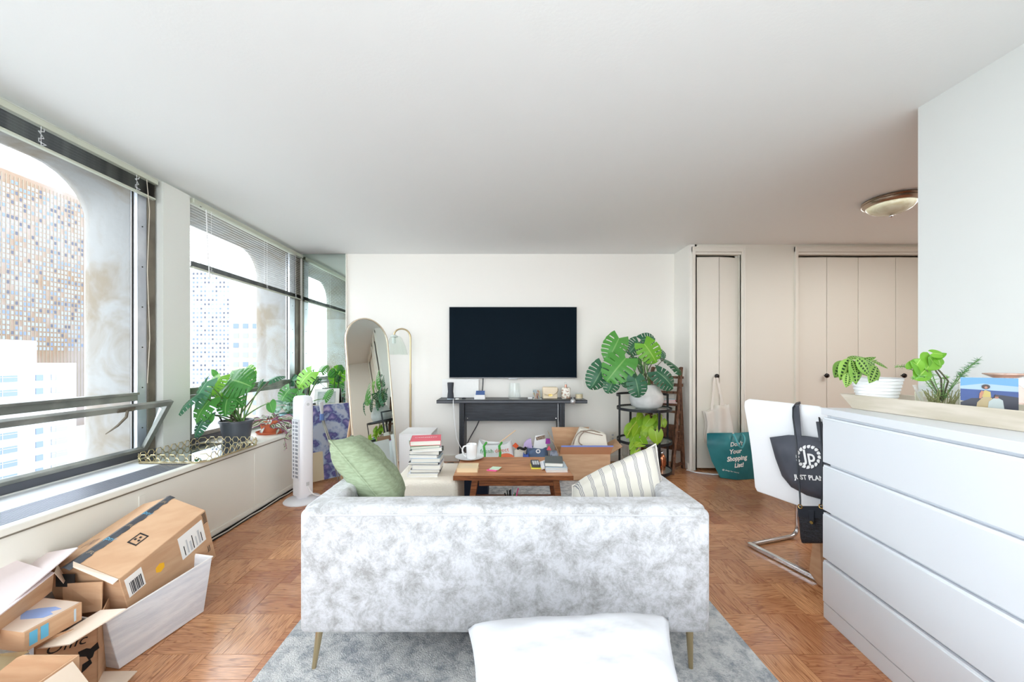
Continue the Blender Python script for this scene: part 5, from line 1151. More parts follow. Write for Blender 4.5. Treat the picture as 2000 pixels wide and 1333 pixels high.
for kk, fr_ in enumerate((.12, .30, .50, .70, .90)):
    q = RN+e_*fr_-un*.014+n1*.0022
    if kk % 2 == 0: text('JFL', q, -un, ep, .018, tanp, t)
    else: text('pr/', q, -un, ep, .030, blu, t)
q = (NT+RN)/2+e_*.40; # recycling stamp
text('(X)', RN+u2*.10+e_*.30+n2*.001, -u2, ep, .05, mat('faded print', S(150, 132, 120), .8), t)
b = MB()
for p_ in (0, 1, 2, 3):
    o_ = [(-.03, -.022), (.024, -.022), (-.03, .018), (-.03, -.022)][p_]; d_ = [(.06, 0), (.006, 0), (.06, 0), (.006, 0)][p_]; h_ = [.005, .044, .005, .044][p_]
    b.obox(q+ep*o_[0]-un*o_[1]*-1+n1*.0012, ep*d_[0], un*h_, n1*.0006)
for a in range(3):
    aa = a*2*PI/3; cc_ = q+ep*math.cos(aa)*.010+un*math.sin(aa)*.010+n1*.0012; b.obox(cc_-ep*.004-un*.004, ep*.009, un*.009, n1*.0006)
b.build('recycling_stamp', ink, t)
fx = V((0, 0, 0)); fd = -dn.normalized(); fn_ = ep.cross(fd); fn_ = fn_ if fn_.x > 0 else -fn_
def onface(fr_, dd): return NT+e_*fr_+dn.normalized()*dd+fn_*.0008
MB().obox(onface(.60, .145), ep*.135, fd*.115, fn_*.0008).build('shipping_label', paper, t)
for i in range(7): MB().obox(onface(.64, .135)+ep*.016*i+fn_*.001, ep*(.004+.003*(i % 3)), fd*(.05+.02*(i % 2)), fn_*.0004).build('label_print', ink if i % 3 == 0 else greyl, t)
MB().obox(onface(.035, .105), ep*.068, fd*.085, fn_*.0008).build('barcode_sticker', paper, t)
for i in range(9): MB().obox(onface(.035, .100)+ep*(.012+.0055*i)+fn_*.001, ep*(.0025+.001*(i % 3)), fd*.055, fn_*.0004).build('barcode_bar', charc, t)
MB().prism([onface(.36, .09)+ep*.022*math.cos(a*PI/3+.4)+fd*.020*math.sin(a*PI/3+.4) for a in range(6)], fn_*.0008).build('yellow_sticker', mat('yellow sticker', S(246, 186, 40), .6), t)
b = MB()
for i in range(5): b.obox(onface(.94, .06)+ep*(.004*i), ep*.0015, fd*.05, fn_*.0004)
b.obox(onface(.93, .062), ep*.024, fd*.002, fn_*.0004).obox(onface(.93, .010), ep*.024, fd*.002, fn_*.0004); b.build('printed_symbol', ink, t)
text('JJ', onface(.93, .20), ep, fd, .035, ink, t)
MB().slab([NT-ep*.002, RN-ep*.004, RN-ep*.030+V((.03, 0, .0)), NT-ep*.012+V((.0, -.01, -.004))], .003).build('end_flap', cardb_lit, t)
text('amaz', (NT+RT)/2+dn*.18-ep*.001, (1, 0, 0), -dn, .03, blu, t)
MB().obox(V((-1.77, 0, 0))+V((0, RN.y-.0025, .355)), (.075, 0, 0), (0, .002, 0), (0, .0, -.05)).build('black_patch', ink, t)

def flap(pts, nm, m, par, th=.004): return MB().slab(pts, th).build(nm, m, par)
t = thing('open_carton', 'open brown carton with black lettering wedged in the lower left pile', 'box', (-1.6, 1.4, 0))
PL, PR = P(66, 1268, 1.255), P(191, 1228, 1.345); PL.z = PR.z = .245; uu = (PR-PL); nn_ = V((uu.y, -uu.x, 0)).normalized(); nn_ = nn_ if nn_.y < 0 else -nn_; back = -nn_*.26
fw = MB().obox(V((PL.x, PL.y, .002)), uu, -nn_*.004, (0, 0, .243)).build('front_wall', cardb, t)
MB().obox(V((PR.x, PR.y, .002)), back, -uu.normalized()*.004, (0, 0, .243)).build('side_wall', cardb, t)
MB().obox(V((PL.x, PL.y, .002)), back, uu.normalized()*.004, (0, 0, .243)).build('side_wall', cardb, t)
MB().obox(V((PL.x, PL.y, .002))+back, uu, nn_*.004, (0, 0, .243)).build('back_wall', cardb, t)
MB().obox(V((PL.x, PL.y, .002))-nn_*.004, uu, back*.97, (0, 0, .004)).build('bottom', cardb, t)
flap([P(73, 1269, 1.25), P(136, 1261, 1.21), P(247, 1191, 1.36), P(197, 1194, 1.40)], 'flap', cardb_lit, t)
ux_ = uu.normalized()
text('Offic', V((PL.x, PL.y, .198))+uu*.48+nn_*.001, ux_, (0, 0, 1), .05, ink, t, shear=.3)
b = MB(); c_ = V((PR.x, PR.y, .13))-uu*.12+nn_*.0012
b.prism([c_+ux_*x+V((0, 0, z)) for x, z in ((-.03, .03), (-.01, .034), (.0, .028), (.018, .044), (.022, .02), (.010, .012), (.006, -.004), (-.004, -.012), (-.010, .004), (-.028, .012))], nn_*.0005)
b.prism([c_+ux_*x+V((0, 0, z-.03)) for x, z in ((-.02, .01), (.0, .02), (.004, .004), (-.012, -.012), (-.022, -.02))], nn_*.0005); b.build('black_print', ink, t)
flap([P(122, 1141, 1.46), P(199, 1137, 1.44), P(197, 1194, 1.42), P(124, 1203, 1.46)], 'raised_flap', cardb, t)

t = thing('open_carton', 'nearest open carton at the bottom left corner with its flaps spread', 'box', (-1.5, .95, 0))
x0_, x1_ = -1.72, -1.288
MB().box(x0_, x1_, 1.116, 1.12, .002, .306).build('far_wall', cardb, t); MB().box(x0_, x1_, .72, .724, .002, .306).build('near_wall', cardb, t)
MB().box(x1_-.004, x1_, .724, 1.116, .002, .306).build('side_wall', cardb, t); MB().box(x0_, x0_+.004, .724, 1.116, .002, .306).build('side_wall', cardb, t); MB().box(x0_+.004, x1_-.004, .724, 1.116, .002, .006).build('bottom', cardb, t)
flap([P(56, 1275, 1.118), P(-30, 1283, 1.00), P(-30, 1335, .94), P(32, 1286, 1.09)], 'flap', mat('olive cardboard side', S(196, 176, 138), .8), t)
flap([V((x1_, 1.10, .30)), V((x1_, .74, .30)), V((x1_+.10, .74, .17)), V((x1_+.10, 1.10, .17))], 'flap', cardb_lit, t)
tag(MB().slab([P(193, 1312, 1.41), P(268, 1311, 1.40), P(236, 1345, 1.32), P(180, 1345, 1.32)], .003).build('loose_cardboard', cardb_lit), 'loose pale flap of cardboard on the floor before the bin', 'cardboard')

t = thing('small_parcel', 'small brown parcel with light blue bars and a blue smile-like print on the pile', 'box', (-1.66, 1.28, .25))
pa = P(47, 1237, 1.2); zt_ = pa.z; ex_ = V((.012, .155, 0)); lf_ = V((-.24, .035, 0)); hh = V((0, 0, -.066))
MB().obox(pa+hh, ex_, lf_, -hh).build('parcel_body', cardb, t, bevel=.0015, seg=1)
nx = V((1, 0, 0))
for o_ in (.012, .040): MB().obox(pa+ex_*(o_/.155)+hh*.80+nx*.0006+V((.0, 0, 0)), ex_.normalized()*.020, nx*.0008, (0, 0, .044)).build('blue_bar', blu, t)
MB().obox(pa+ex_*.84+hh*.85+nx*.0006, ex_.normalized()*.006, nx*.0008, (0, 0, .044)).build('blue_bar', cov['b'], t)
pz = pa+V((0, 0, .0006)); bl2 = mat('periwinkle print', S(140, 160, 206), .6)
MB().prism([pz+ex_*a_+lf_*b_ for a_, b_ in ((.30, .40), (.42, .12), (.55, .08), (.60, .18), (.72, .10), (.76, .25), (.66, .45), (.5, .6))], (0, 0, .0006)).build('blue_print', bl2, t)
MB().prism([pz+ex_*a_+lf_*b_ for a_, b_ in ((.0, .02), (.97, .02), (.97, .8), (.0, .8))], (0, 0, .0004)).build('glossy_top', mat('parcel sheen label', S(216, 196, 180), .3), t)

t = thing('flat_carton', 'flattish carton with pinkish flaps painted as lit on top of the left pile', 'box', (-1.75, 1.3, .35))
fa, fb, fc, fd_ = P(153, 1071, 1.50), P(76, 1084, 1.62), P(-60, 1180, 1.38), P(-20, 1216, 1.18)
pink_lit = mat('lit pinkish cardboard', S(226, 212, 212), .7)  # light falling on these flaps is put into the pale colour
flap([fa, fb, fc, fd_], 'flap', pink_lit, t)
flap([P(72, 1083, 1.63), P(-20, 1076, 1.72), P(-60, 1135, 1.5), P(-60, 1168, 1.42)], 'flap', pink_lit, t)
sa, sb = P(106, 1120, 1.40), P(-20, 1218, 1.165)
dd_ = V((-.02, .01, -.075)); MB().prism([sa, sb, sb+V((-.3, .1, .0)), sa+V((-.3, .1, .0))], dd_).build('carton_body', cardb, t, bevel=.0015, seg=1)
flap([sa+V((0, 0, .002)), sb+V((0, 0, .002)), sb+V((-.3, .1, .002)), sa+V((-.3, .1, .002))], 'top_flap', pink_lit, t)
MB().prism([sa+V((0, .0, .0)), P(124, 1141, 1.42), sa+V((-.05, .08, -.07)), sa+V((-.06, .06, 0))], (0, 0, .001)).build('torn_corner', cardb_lit, t)

# ---------------------------------------------------------------- ceiling light
c = V((3.05, 2.90, CEIL)); t = thing('ceiling_light', 'round ceiling lamp with bronze rim and alabaster glass bowl', 'ceiling lamp', c)
nick = mat('bronze nickel rim', S(170, 152, 134), .25, .95)
MB().lathe(c, [(.05, -.001), (.165, -.001), (.172, -.012), (.166, -.02), (.172, -.028), (.168, -.04), (.150, -.052), (.05, -.052)], 48, False, False).build('rim', nick, t, smooth=50)
MB().lathe(c, [(.146, -.045), (.143, -.060), (.120, -.088), (.075, -.112), (.03, -.122), (0, -.123)], 48, False, False).build('glass_bowl', mat('alabaster glass', S(226, 228, 206), .25, color2=S(204, 200, 168), scale=9, distort=1.5, coat=.5), t, smooth=60)
MB().lathe(c, [(0, -.120), (.008, -.124), (.012, -.134), (.009, -.144), (0, -.147)], 16, False, False).build('finial', chrome_m, t, smooth=60)

# ---------------------------------------------------------------- dining table, chair with bags
t = thing('dining_table', 'brown wooden dining table mostly hidden behind the white chair', 'table', (2.5, 2.75, 0))
MB().box(2.10, 3.1, 2.72, 3.15, .715, .742).build('table_top', walnut, t, bevel=.004)
MB().box(2.11, 3.09, 2.73, 3.14, .60, .715).build('drawer_case', walnut, t, bevel=.003)
for x in (2.56, 3.02):
    for y in (2.78, 3.08): MB().box(x-.025, x+.025, y-.025, y+.025, .0, .60).build('leg', walnut, t)
A_ = V((1.60, 2.385, 0)); tv_ = V((.30, -.954, 0)).normalized(); fw_ = V((.954, .30, 0)).normalized(); bn_ = -fw_
t = thing('cantilever_chair', 'white upholstered chair on a chrome cantilever frame seen from behind', 'chair', (1.8, 2.25, 0))
leath = mat('white leatherette', S(238, 239, 242), .45)
def BP(px, py, off=0.0): return RP(px, py, A_+bn_*off, bn_)
def chair_back():
    Wd = .46; rows = [(.376, .06, Wd-.02), (.40, .045, Wd+.0), (.5, .038, Wd), (.62, .028, Wd), (.74, .014, Wd+.005), (.84, .0, Wd+.01), (.905, -.010, Wd+.005), (.937, -.010, Wd-.01), (.955, .012, Wd-.05)]
    lo = []
    for z, i0, i1 in rows:
        lean = .05*max(0, z-.38)**1.2; th = .045 if z < .93 else (.03 if z < .95 else .012)
        p = A_+tv_*i0+bn_*lean; q = A_+tv_*i1+bn_*lean
        lo.append([V((p.x, p.y, z))+bn_*th/2, V((q.x, q.y, z))+bn_*th/2, V((q.x, q.y, z))-bn_*th/2, V((p.x, p.y, z))-bn_*th/2])
    return MB().loft(lo)
chair_back().build('backrest', leath, t, bevel=.012, seg=4, clean=True)
s0 = A_+fw_*.03; MB().obox(V((s0.x, s0.y, .40)), tv_*.45, fw_*.42, (0, 0, .07)).build('seat', leath, t, bevel=.02, seg=4)
r0 = .0125
for o_ in (.0, .42):
    p = A_+tv_*(o_+.01)+V((-.015, 0, 0)); q = p+fw_*.43
    L = [p+V((0, 0, .014))]+bez(q-fw_*.08+V((0, 0, .014)), q-fw_*.02+V((0, 0, .014)), q+V((0, 0, .03)), q+V((0, 0, .09)), 8)+bez(q+V((0, 0, .33)), q+V((0, 0, .39)), q-fw_*.02+V((0, 0, .395)), q-fw_*.08+V((0, 0, .395)), 8)+[p+fw_*.06+V((0, 0, .395))]
    MB().tube(L, r0, 10).build('frame_tube', chrome_m, t, smooth=60)
p = A_+V((-.015, 0, .001)); MB().obox(p-fw_*.012, tv_*.445, fw_*.026, (0, 0, .028)).build('base_bar', chrome_m, t, bevel=.006, seg=3)
# black shopping bag on the backrest
bagk = mat('black bag cloth', S(66, 69, 78), .6, color2=S(82, 85, 95), scale=6, bump=.25, bscale=14)
t = thing('black_tote_bag', 'charcoal shopping bag with a white sun emblem hung over the white chair back', 'bag', BP(1570, 975, .03))
outl = [(1503, 855), (1540, 850), (1575, 852), (1640, 862), (1648, 985), (1607, 977), (1575, 968), (1545, 952), (1527, 930), (1514, 895)]
b = MB(); lo = [[BP(x, y, .045) for x, y in outl], [BP(x, y, .075+.010*math.sin(i*1.7)) for i, (x, y) in enumerate(outl)]]
cxm, cym = 1575, 915
lo.append([BP(cxm+(x-cxm)*.75, cym+(y-cym)*.75, .105) for x, y in outl]); lo.append([BP(cxm+(x-cxm)*.3, cym+(y-cym)*.3, .112) for x, y in outl])
b.loft(lo); b.build('bag_body', bagk, t, smooth=60, clean=True)
off = .118
for (xa, xb, pts) in ((0, 0, ((1556, 858), (1555, 800))), (0, 0, ((1604, 862), (1600, 830)))):
    b = MB(); x_, y_ = pts[0]; x2, y2 = pts[1]
    b.prism([BP(x_-3, y_, .078), BP(x_+10, y_, .078), BP(x2+6, y2-6, .05), BP(x2-5, y2-6, .05)], bn_*.006)
    if y2 < 810: b.prism([BP(x2-5, y2-6, .056), BP(x2+6, y2-6, .056), BP(x2+9, y2-11, .0), BP(x2-1, y2-11, .0)], V((0, 0, .005)))
    b.build('handle', bagk, t)
# emblem
ec = (1579, 893); wink = mat('white print', S(240, 240, 240), .7)
MBp = lambda x, y: BP(x, y, off)
b = MB()
for i in range(16):
    a = 2*PI*i/16; cxp, cyp = ec[0]+21*math.cos(a), ec[1]+20*math.sin(a); pts = []
    for k in range(9):
        aa = 2*PI*k/9; rad = 3.3*(1+.6*(k == 0)); pts.append(MBp(cxp+rad*math.cos(aa+a+.9), cyp+rad*math.sin(aa+a+.9)))
    b.prism(pts, bn_*.001)
b.build('sun_emblem', wink, t)
text('Jp', MBp(1580, 892), MBp(1595, 894)-MBp(1565, 892), (0, 0, 1), .085, wink, t, width=.066, fat=.02)
text('JUST PLAN', MBp(1580, 934), MBp(1600, 936.5)-MBp(1560, 934), (0, 0, 1), .034, wink, t, width=.152, fat=.03)
# black crossbody purse
t = thing('black_purse', 'small black woven-pattern purse hanging by its strap from the white chair', 'purse', BP(1585, 1058, .1))
cr = mat('black embossed leather', S(40, 44, 54), .35, color2=S(22, 24, 30), scale=40, stretch=(1, 1, 3), bump=.7, bscale=70)
b = MB(); b.loft([[BP(x, y, .10), BP(x2, y, .10), BP(x2, y, .145), BP(x, y, .145)] for x, x2, y in ((1566, 1628, 1062), (1563, 1630, 1050), (1560, 1632, 1012), (1558, 1634, 990))]); b.build('body', cr, t, bevel=.008, seg=3, clean=True)
b = MB(); b.prism([BP(1558, 989, .147), BP(1632, 989, .147), BP(1632, 1009, .147), BP(1610, 1013, .147), BP(1600, 1013, .147), BP(1560, 1010, .147)], bn_*.003); b.build('flap', mat('smooth black leather', S(36, 40, 48), .4), t)
b = MB(); b.prism([BP(1580, 998, .151), BP(1591, 998, .151), BP(1590, 1024, .151), BP(1582, 1024, .151)], bn_*.004); b.build('closing_tab', MATS['smooth black leather'], t, bevel=.001)
gd = MATS['polished gold']; cst = BP(1586, 1021, .155); MB().cyl(cst, cst+bn_*.006, .008).build('stud', gd, t)
for px in (1563, 1604):
    q = BP(px, 990, .15); b = MB(); b.tube([q+tv_*.010*math.cos(a*PI/5)+V((0, 0, .010*math.sin(a*PI/5))) for a in range(10)], .003, 6, closed=True); b.build('ring', gd, t, smooth=60)
MB().tube([BP(1563, 988, .15), BP(1563, 978, .14), BP(1560, 930, .135), BP(1555, 860, .13), BP(1549, 815, .10), BP(1549, 797, .07), BP(1556, 788, .03), BP(1562, 786, -.01)], .0045, 6).build('strap', MATS['smooth black leather'], t, smooth=60)
MB().tube([BP(1604, 988, .15), BP(1606, 960, .14), BP(1606, 880, .13), BP(1603, 835, .09), BP(1600, 815, .04)], .0045, 6).build('strap', MATS['smooth black leather'], t, smooth=60)

# teal bag and cotton tote by the closet door
teal = mat('teal woven plastic', S(44, 128, 134), .4, color2=S(30, 108, 118), scale=3.5, bump=.6, bscale=6)
t = thing('teal_shopping_bag', 'large teal shopping bag with white slogan lettering on the floor by the closet', 'bag', (2.35, 3.8, 0))
Yb = 3.74; b = MB(); q = lambda x, y, Y: P(x, y, Y)
lo = [[q(1407, 925, Yb+.03), q(1440, 932, Yb-.04), q(1478, 932, Yb), q(1485, 928, Yb+.22), q(1440, 922, Yb+.25), q(1410, 922, Yb+.2)],
      [q(1390, 900, Yb+.03), q(1435, 905, Yb-.06), q(1485, 905, Yb-.02), q(1492, 900, Yb+.22), q(1440, 900, Yb+.25), q(1396, 898, Yb+.2)],
      [q(1381, 870, Yb+.04), q(1432, 872, Yb-.05), q(1488, 872, Yb), q(1492, 870, Yb+.2), q(1440, 870, Yb+.24), q(1388, 868, Yb+.18)],
      [q(1381, 847, Yb+.05), q(1420, 849, Yb-.02), q(1475, 843, Yb+.02), q(1480, 843, Yb+.18), q(1440, 846, Yb+.22), q(1386, 846, Yb+.16)]]
for p in lo[0]: p.z = .004
b.loft(lo, True, False); b.build('bag_body', teal, t, solid=.004, smooth=30, clean=True)
b = MB(); b.grid(lambda u, v: q(1386+90*u, 848, Yb+.02+.16*v)+V((0, 0, -.05)), 2, 2); b.build('lining', mat('pink contents', S(226, 140, 160), .8, color2=S(240, 236, 230), scale=20, lo=.48, hi=.52), t)
tw = mat('white slogan print', S(244, 244, 244), .6)
for s_, x, y, h, wd, sh in (("Don't", 1438, 868, .058, .135, .2), ('Your', 1436, 882.5, .06, .13, .2), ('Shopping', 1439, 896, .064, .215, .2), ('List!', 1443, 909.5, .058, .10, .2)):
    o_ = q(x, y, Yb-.078); text(s_, o_, (1, .08, .10), (0, 0, 1), h, tw, t, width=wd, fat=.035, shear=sh)
text('@ shop for more', q(1427, 921, Yb-.075), (1, 0, -.2), (0, 0, 1), .018, tw, t, width=.17)
hnd = mat('light teal webbing', S(84, 168, 176), .5)
MB().tube(bez(q(1433, 849, Yb-.03), q(1440, 865, Yb-.13), q(1446, 880, Yb-.12), q(1450, 874, Yb-.11), 8)+bez(q(1452, 870, Yb-.11), q(1457, 862, Yb-.1), q(1455, 852, Yb-.06), q(1450, 849, Yb-.02), 6), .009, 6).build('handle', hnd, t, smooth=60)
t = thing('cotton_tote', 'limp off-white cotton tote hanging from the narrow closet door knob', 'bag', P(1402, 850, 3.99))
ctn = mat('off-white cotton', S(228, 223, 214), .9, bump=.3, bscale=9)
Yt = 3.985; ol = [(1375, 806), (1388, 797), (1408, 788), (1425, 788), (1431, 820), (1438, 852), (1432, 862), (1400, 864), (1386, 855), (1380, 835)]
def fold(u, v):
    L_ = V((1375+8*v+3*math.sin(v*5), 0, 0)).x; R2 = 1424+13*v; yt = 804-16*u+ (3*math.sin(u*9)); y = yt+(866-yt)*v
    return P(L_+(R2-L_)*u, y, Yt-.02-.014*math.sin(u*13+v*2)-.02*math.sin(PI*u))
b = MB(); b.grid(fold, 26, 10); b.build('bag_front', ctn, t, solid=.003, smooth=80)
b = MB(); b.grid(lambda u, v: fold(u, v)+V((0, .045, 0)), 20, 6); b.build('bag_back', ctn, t, solid=.003, smooth=80)
for (xa, ya, xb_, xk) in ((1390, 799, 1395, 1395), (1411, 789, 1403, 1400)):
    b = MB(); b.prism([P(xa-2.5, ya+2, Yt-.03), P(xa+2.5, ya+2, Yt-.03), P(xk+2.2, 738, Yt+.006), P(xk-1.6, 738, Yt+.006)], (0, -.003, 0)); b.build('handle', ctn, t)
tag(MB().prism([P(1589, 1150, 2.0), P(1606, 1175, 1.95), P(1650, 1175, 1.95), P(1650, 1085, 1.95), P(1600, 1060, 2.0)], (.0, .03, 0)).build('brown_paper_bag', cardb), 'brown paper bag edge squeezed between chair and dresser', 'paper bag')
D.objects['brown_paper_bag'].location.z = max(0.001, D.objects['brown_paper_bag'].location.z)

# ---------------------------------------------------------------- dresser (rotated a little)
dA = V((1.497, 1.728, 0)); dd1 = V((-.134, -.991, 0)).normalized(); dout = V((-dd1.y, dd1.x, 0)); dout = dout if dout.x > 0 else -dout
DW, DD = .80, .46
def B_(s, d, z): return dA+dd1*s+dout*d+V((0, 0, z))
drm = mat('white lacquer', S(222, 226, 232), .38)
t = thing('dresser', 'tall white four-drawer dresser at the right foreground', 'dresser', dA+dd1*.4+dout*.23)
def dbox(s0, s1, d0, d1, z0, z1): return MB().obox(B_(s0, d0, z0), dd1*(s1-s0), dout*(d1-d0), (0, 0, z1-z0))
dbox(-.004, DW+.004, -.004, DD, .948, .980).build('top_panel', drm, t, bevel=.002)
dbox(.0, .018, .02, DD, 0, .948).build('side_panel', drm, t); dbox(DW-.018, DW, .02, DD, 0, .948).build('side_panel', drm, t)
dbox(.018, DW-.018, DD-.01, DD, .07, .948).build('back_panel', drm, t)
dbox(.018, DW-.018, .022, .04, .0, .945).build('inner_face', mat('pale inner', S(228, 232, 238), .5), t)
dbox(.0, DW, .003, .02, .0, .070).build('plinth', drm, t, bevel=.0015)
for z0, z1 in ((.726, .928), (.503, .705), (.280, .482), (.075, .259)):
    o = dbox(.0, DW, .0, .018, z0, z1).build('drawer_front', drm, t, bevel=.002)
    MB().obox(B_(0.0, .004, z1), dd1*DW, dout*.012, (0, 0, .008)).build('drawer_lip', MATS['pale inner'], o)
    if z0 > .3 and z0 < .7 or z0 > .7: dbox(-.001, .018, .019, .06, z0-.017, z0-.003).build('drawer_gap', mat('gap dark side', S(70, 72, 76), .6), t)
# wooden tray on the dresser
ash = mat('whitewashed wood', S(216, 206, 192), .7, color2=S(200, 190, 172), scale=5, stretch=(6, .8, 6), detail=6)
TZ2 = .9805
t = thing('wooden_tray', 'long whitewashed wooden tray with slanted rims on the dresser', 'tray', (1.69, 1.3, TZ2))
o4 = [V((1.600, .90, 0)), V((1.600, 1.690, 0)), V((1.790, 1.690, 0)), V((1.790, .90, 0))]
def ring(ins, z): 
    return [V((1.600+ins, .90+ins, z)), V((1.600+ins, 1.690-ins, z)), V((1.790-ins, 1.690-ins, z)), V((1.790-ins, .90+ins, z))]
def ring2(ex, z): return [V((1.600-ex, .90-ex*1.5, z)), V((1.600-ex, 1.690+ex*1.8, z)), V((1.790+ex, 1.690+ex*1.8, z)), V((1.790+ex, .90-ex*1.5, z))]
MB().loft([ring(0, TZ2), ring2(.022, TZ2+.066), ring2(.010, TZ2+.066), ring(.012, TZ2+.014)], True, True).build('tray_body', ash, t, bevel=.002, clean=True)
IZ = TZ2+.0145
c = V((1.665, 1.645, IZ)); t = thing('prayer_plant', 'prayer plant with dark-blotched leaves in a white ribbed pot on the tray', 'plant', c)
pot(t, c, .058, .085, .130, mat('white ribbed ceramic', S(240, 241, 243), .45), ribs=9)
bs = c+V((0, 0, .118))
for i, (ax, ay, tx, ty, dy, nz) in enumerate(((1660, 702, 1650, 742, -.10, .3), (1668, 706, 1682, 750, -.12, .3), (1674, 700, 1706, 732, -.14, .3), (1712, 716, 1706, 748, -.10, .2), (1650, 706, 1636, 736, -.02, .3),
        (1656, 730, 1658, 756, -.13, .2), (1655, 700, 1690, 694, .02, 1.5), (1680, 708, 1710, 694, .04, 1.5), (1706, 706, 1738, 716, .0, 1.3), (1700, 708, 1712, 702, .08, 1.2), (1664, 704, 1676, 730, -.12, .4), (1690, 704, 1722, 722, -.06, .9), (1648, 716, 1642, 730, 0, .4), (1700, 715, 1722, 742, -.08, .3))):
    a = P(ax, ay, c.y+dy*.8); q = P(tx, ty, c.y+dy*.8-.02); me = OVL
    place_leaf(t, me, a, q, V((R.uniform(-.2, .2), -1, nz)), 1.45 if nz < 1 else 1.0); petiole(t, bs, a, .02, .0022, stem_g)
# photo and glass things
c = V((1.690, 1.420, IZ)); t = thing('glass_bowl', 'clear flared glass bowl with rooted cuttings on the wooden tray', 'bowl', c)
MB().lathe(c, [(0, 0), (.035, 0), (.05, .02), (.078, .108), (.076, .108), (.047, .024), (.033, .006), (0, .005)], 32, False, False).build('bowl', clear_m, t, smooth=60)
t = thing('rooted_cuttings', 'bright green pothos and fine-leaved sprigs rooting in the glass bowl', 'plant', c+V((0, 0, .006)))
r = random.Random(21)
root_m = mat('roots', S(150, 150, 100), .7); rt = MB()
for i in range(60):
    a = r.uniform(0, 6.28); p = c+V((math.cos(a)*r.uniform(0, .028), math.sin(a)*r.uniform(0, .028), .01)); h = r.uniform(.03, .09); a2 = a+r.uniform(-1, 1); e2 = c+V((math.cos(a2)*(.02+h*.40), math.sin(a2)*(.02+h*.40), .01+h))
    rt.tube([p, p.lerp(e2, .5)+V((r.uniform(-.008, .008), r.uniform(-.008, .008), 0)), e2], .0012, 4)
rt.build('roots', root_m, t, kind='stuff')
nd = mat('sprig green', S(116, 170, 80), .6); nd2 = mat('rosemary green', S(84, 130, 82), .6)
def sprig(pts, m, n, ln, seed):
    q_ = random.Random(seed); MB().tube(pts, .0016, 5).build('stem', stem_g, t); b = MB()
    for i in range(n):
        f = i/n*(len(pts)-1); k = min(int(f), len(pts)-2); p = pts[k].lerp(pts[k+1], f-k); d = V((q_.uniform(-1, 1), q_.uniform(-1, 1), q_.uniform(-.3, 1))).normalized()*ln*(1-.3*i/n); s_ = d.cross(V((0, 1, 0))).normalized()*.0011
        b.add([p-s_, p+s_, p+d*.6+s_*.8, p+d, p+d*.6-s_*.8], [(0, 1, 2, 3, 4)])
    b.build('needle_leaves', m, t, kind='stuff')
mid = c+V((0, 0, .05))
sprig([mid, P(1872, 742, 1.40), P(1885, 724, 1.38), P(1900, 712, 1.36), P(1912, 702, 1.34)], nd2, 110, .022, 1)
sprig([mid, P(1870, 738, 1.40), P(1880, 730, 1.38), P(1892, 724, 1.36)], nd2, 60, .018, 6)
sprig([mid, P(1812, 740, 1.38), P(1796, 735, 1.36), P(1782, 742, 1.34)], nd, 80, .02, 2)
sprig([mid, P(1800, 735, 1.4), P(1780, 722, 1.4), P(1762, 716, 1.42), P(1748, 718, 1.42)], nd, 50, .016, 3)
sprig([mid, P(1822, 735, 1.40), P(1815, 722, 1.4), P(1805, 712, 1.4)], nd, 80, .02, 4)
sprig([mid, P(1845, 742, 1.40), P(1850, 735, 1.4)], nd, 50, .016, 5)
for pts in ((mid, P(1838, 740, 1.4), P(1826, 722, 1.38), P(1824, 714, 1.38)), (mid, P(1852, 745, 1.4), P(1838, 728, 1.38), P(1830, 720, 1.38)), (mid, P(1815, 738, 1.38), P(1806, 715, 1.38))):
    MB().tube(list(pts), .0028, 6).build('stem', stem_d, t, smooth=60)
for ax, ay, tx, ty, ws, nz in ((1824, 712, 1820, 700, 1.5, .3), (1822, 700, 1815, 718, 1.6, .2), (1828, 698, 1845, 690, 1.2, 1.2), (1832, 700, 1838, 712, 1.5, .3), (1785, 720, 1798, 704, 1.5, .3), (1800, 722, 1788, 708, 1.4, .3), (1808, 722, 1795, 738, 1.3, .3), (1822, 690, 1846, 692, 1.3, .6)):
    a = P(ax, ay, 1.38); q = P(tx, ty, 1.365); q = a+(q-a)*1.15; place_leaf(t, HRT['p'], a, q, V((r.uniform(-.3, .3), -1, nz)), ws)
# acrylic photo block
fA = P(1874, 792, 1.29); fA.z = IZ; fu = V((.72, -.69, 0)).normalized(); wd = .120; fnm = V((-.69, -.72, 0)).normalized(); hz = .148
t = thing('photo_block', 'clear acrylic block with a seaside snapshot of two people on the tray', 'picture frame', fA)
MB().obox(fA, fu*(wd+.020), -fnm*.022, V((0, 0, hz))).build('acrylic_block', clear_m, t)
f0 = fA+fnm*.001+fu*.002
def ph(u, v, k=0):
    v = .33+.67*v if v > 0 else 0
    return f0+fu*(u*wd)+V((0, 0, v*(hz-.002)+.001))+fnm*(.0006*k)
def pp(pts, nm, col_, k): MB().prism([ph(u, v, k) for u, v in pts], fnm*.0005).build(nm, mat('print '+nm, col_, .35), t)
pp([(0, .52), (1, .52), (1, 1), (0, 1)], 'sky_print', S(84, 136, 180), 0); pp([(0, .58), (1, .55), (1, .72), (.4, .8), (0, .7)], 'cloud_print', S(140, 164, 184), 1)
pp([(0, .18), (1, .1), (1, .54), (0, .6)], 'sea_print', S(30, 60, 118), 2); pp([(0, 0), (1, 0), (1, .36), (.7, .42), (.5, .3), (.2, .28), (0, .12)], 'rock_print', S(30, 34, 50), 3)
pp([(.24, 0), (.46, 0), (.56, .3), (.5, .36), (.40, .33), (.30, .14)], 'trousers', S(156, 140, 104), 4)
pp([(.36, .33), (.54, .34), (.53, .52), (.44, .57), (.38, .50)], 'yellow_top', S(166, 150, 84), 5)
pp([(.33, .28), (.37, .28), (.42, .5), (.38, .56), (.34, .46)], 'arm', S(160, 110, 84), 6)
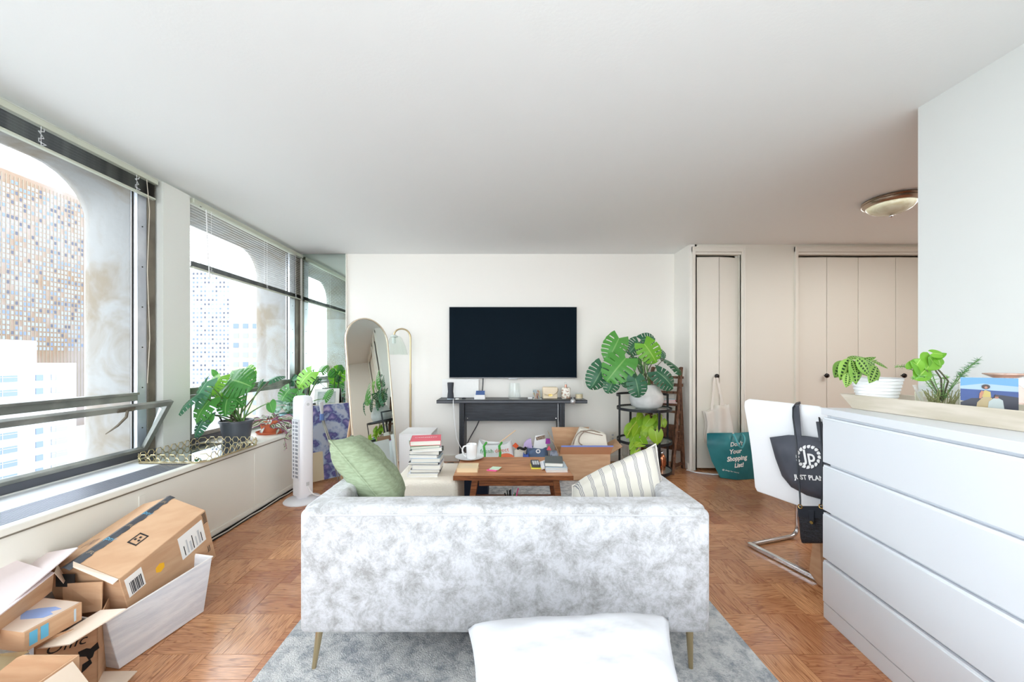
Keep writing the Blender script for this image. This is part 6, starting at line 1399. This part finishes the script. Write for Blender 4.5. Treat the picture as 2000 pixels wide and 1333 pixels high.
pp([(.40+.075*math.cos(a*PI/6)+.05, .69+.085*math.sin(a*PI/6)) for a in range(12)], 'hair', S(48, 32, 28), 5); pp([(.452+.028*math.cos(a*PI/5), .665+.045*math.sin(a*PI/5)) for a in range(10)], 'face', S(150, 100, 78), 6)
pp([(.46, 0), (.80, 0), (.74, .24), (.66, .32), (.58, .30), (.5, .18)], 'white_dress', S(158, 168, 168), 5); pp([(.60, .30), (.66, .30), (.67, .38), (.61, .39)], 'second_face', S(150, 96, 76), 6); pp([(.59, .36), (.68, .36), (.67, .42), (.61, .43)], 'second_hair', S(58, 40, 36), 7)
c = V((1.885, 1.385, .9805)); t = thing('blush_vase', 'smoky blush glass vase with a wide flared lip behind the photo block', 'vase', c)
blush = mat('blush glass', S(186, 146, 128), .12, color2=S(204, 180, 166), scale=9, lo=.35, hi=.7, coat=.6)
MB().lathe(c, [(0, 0), (.055, 0), (.078, .03), (.080, .06), (.060, .10), (.026, .135), (.020, .150), (.054, .168), (.054, .172), (.018, .154), (.022, .135), (.056, .098), (.074, .06), (0, .01)], 36, False, False).build('vase_body', blush, t, smooth=60)
cd = P(1790, 777, 1.52); cd.z = IZ; tag(MB().obox(cd, (.055, .02, 0), (0, .003, 0), (.008, .012, .075)).build('small_card', mat('pale card', S(222, 222, 200), .7)), 'small pale greenish card standing between the two tray plants', 'card')
cb = P(1985, 800, 1.1); cb.z = IZ; tag(MB().tube([V((1.68, 1.10, IZ+.003)), V((1.70, 1.06, IZ+.003)), V((1.74, 1.03, IZ+.003))], .003, 6).build('charging_cable', ink), 'short black cord lying in the tray by the blush vase', 'cord')
# small wall details
MB().cyl(P(341, 487, 2.70), P(341, 487, 2.70)+V((.012, 0, 0)), .006).build('screw_head', greyl, D.objects['wall_left'])
c_ = P(1197, 854, 4.39); MB().box(c_.x-.035, c_.x+.035, 4.394, 4.40, c_.z-.058, c_.z+.058).build('outlet_plate', trim_m, wb, bevel=.002)
for dz in (-.022, .022): MB().box(c_.x-.012, c_.x+.012, 4.3925, 4.394, c_.z+dz-.012, c_.z+dz+.012).build('outlet_socket', greyl, wb)
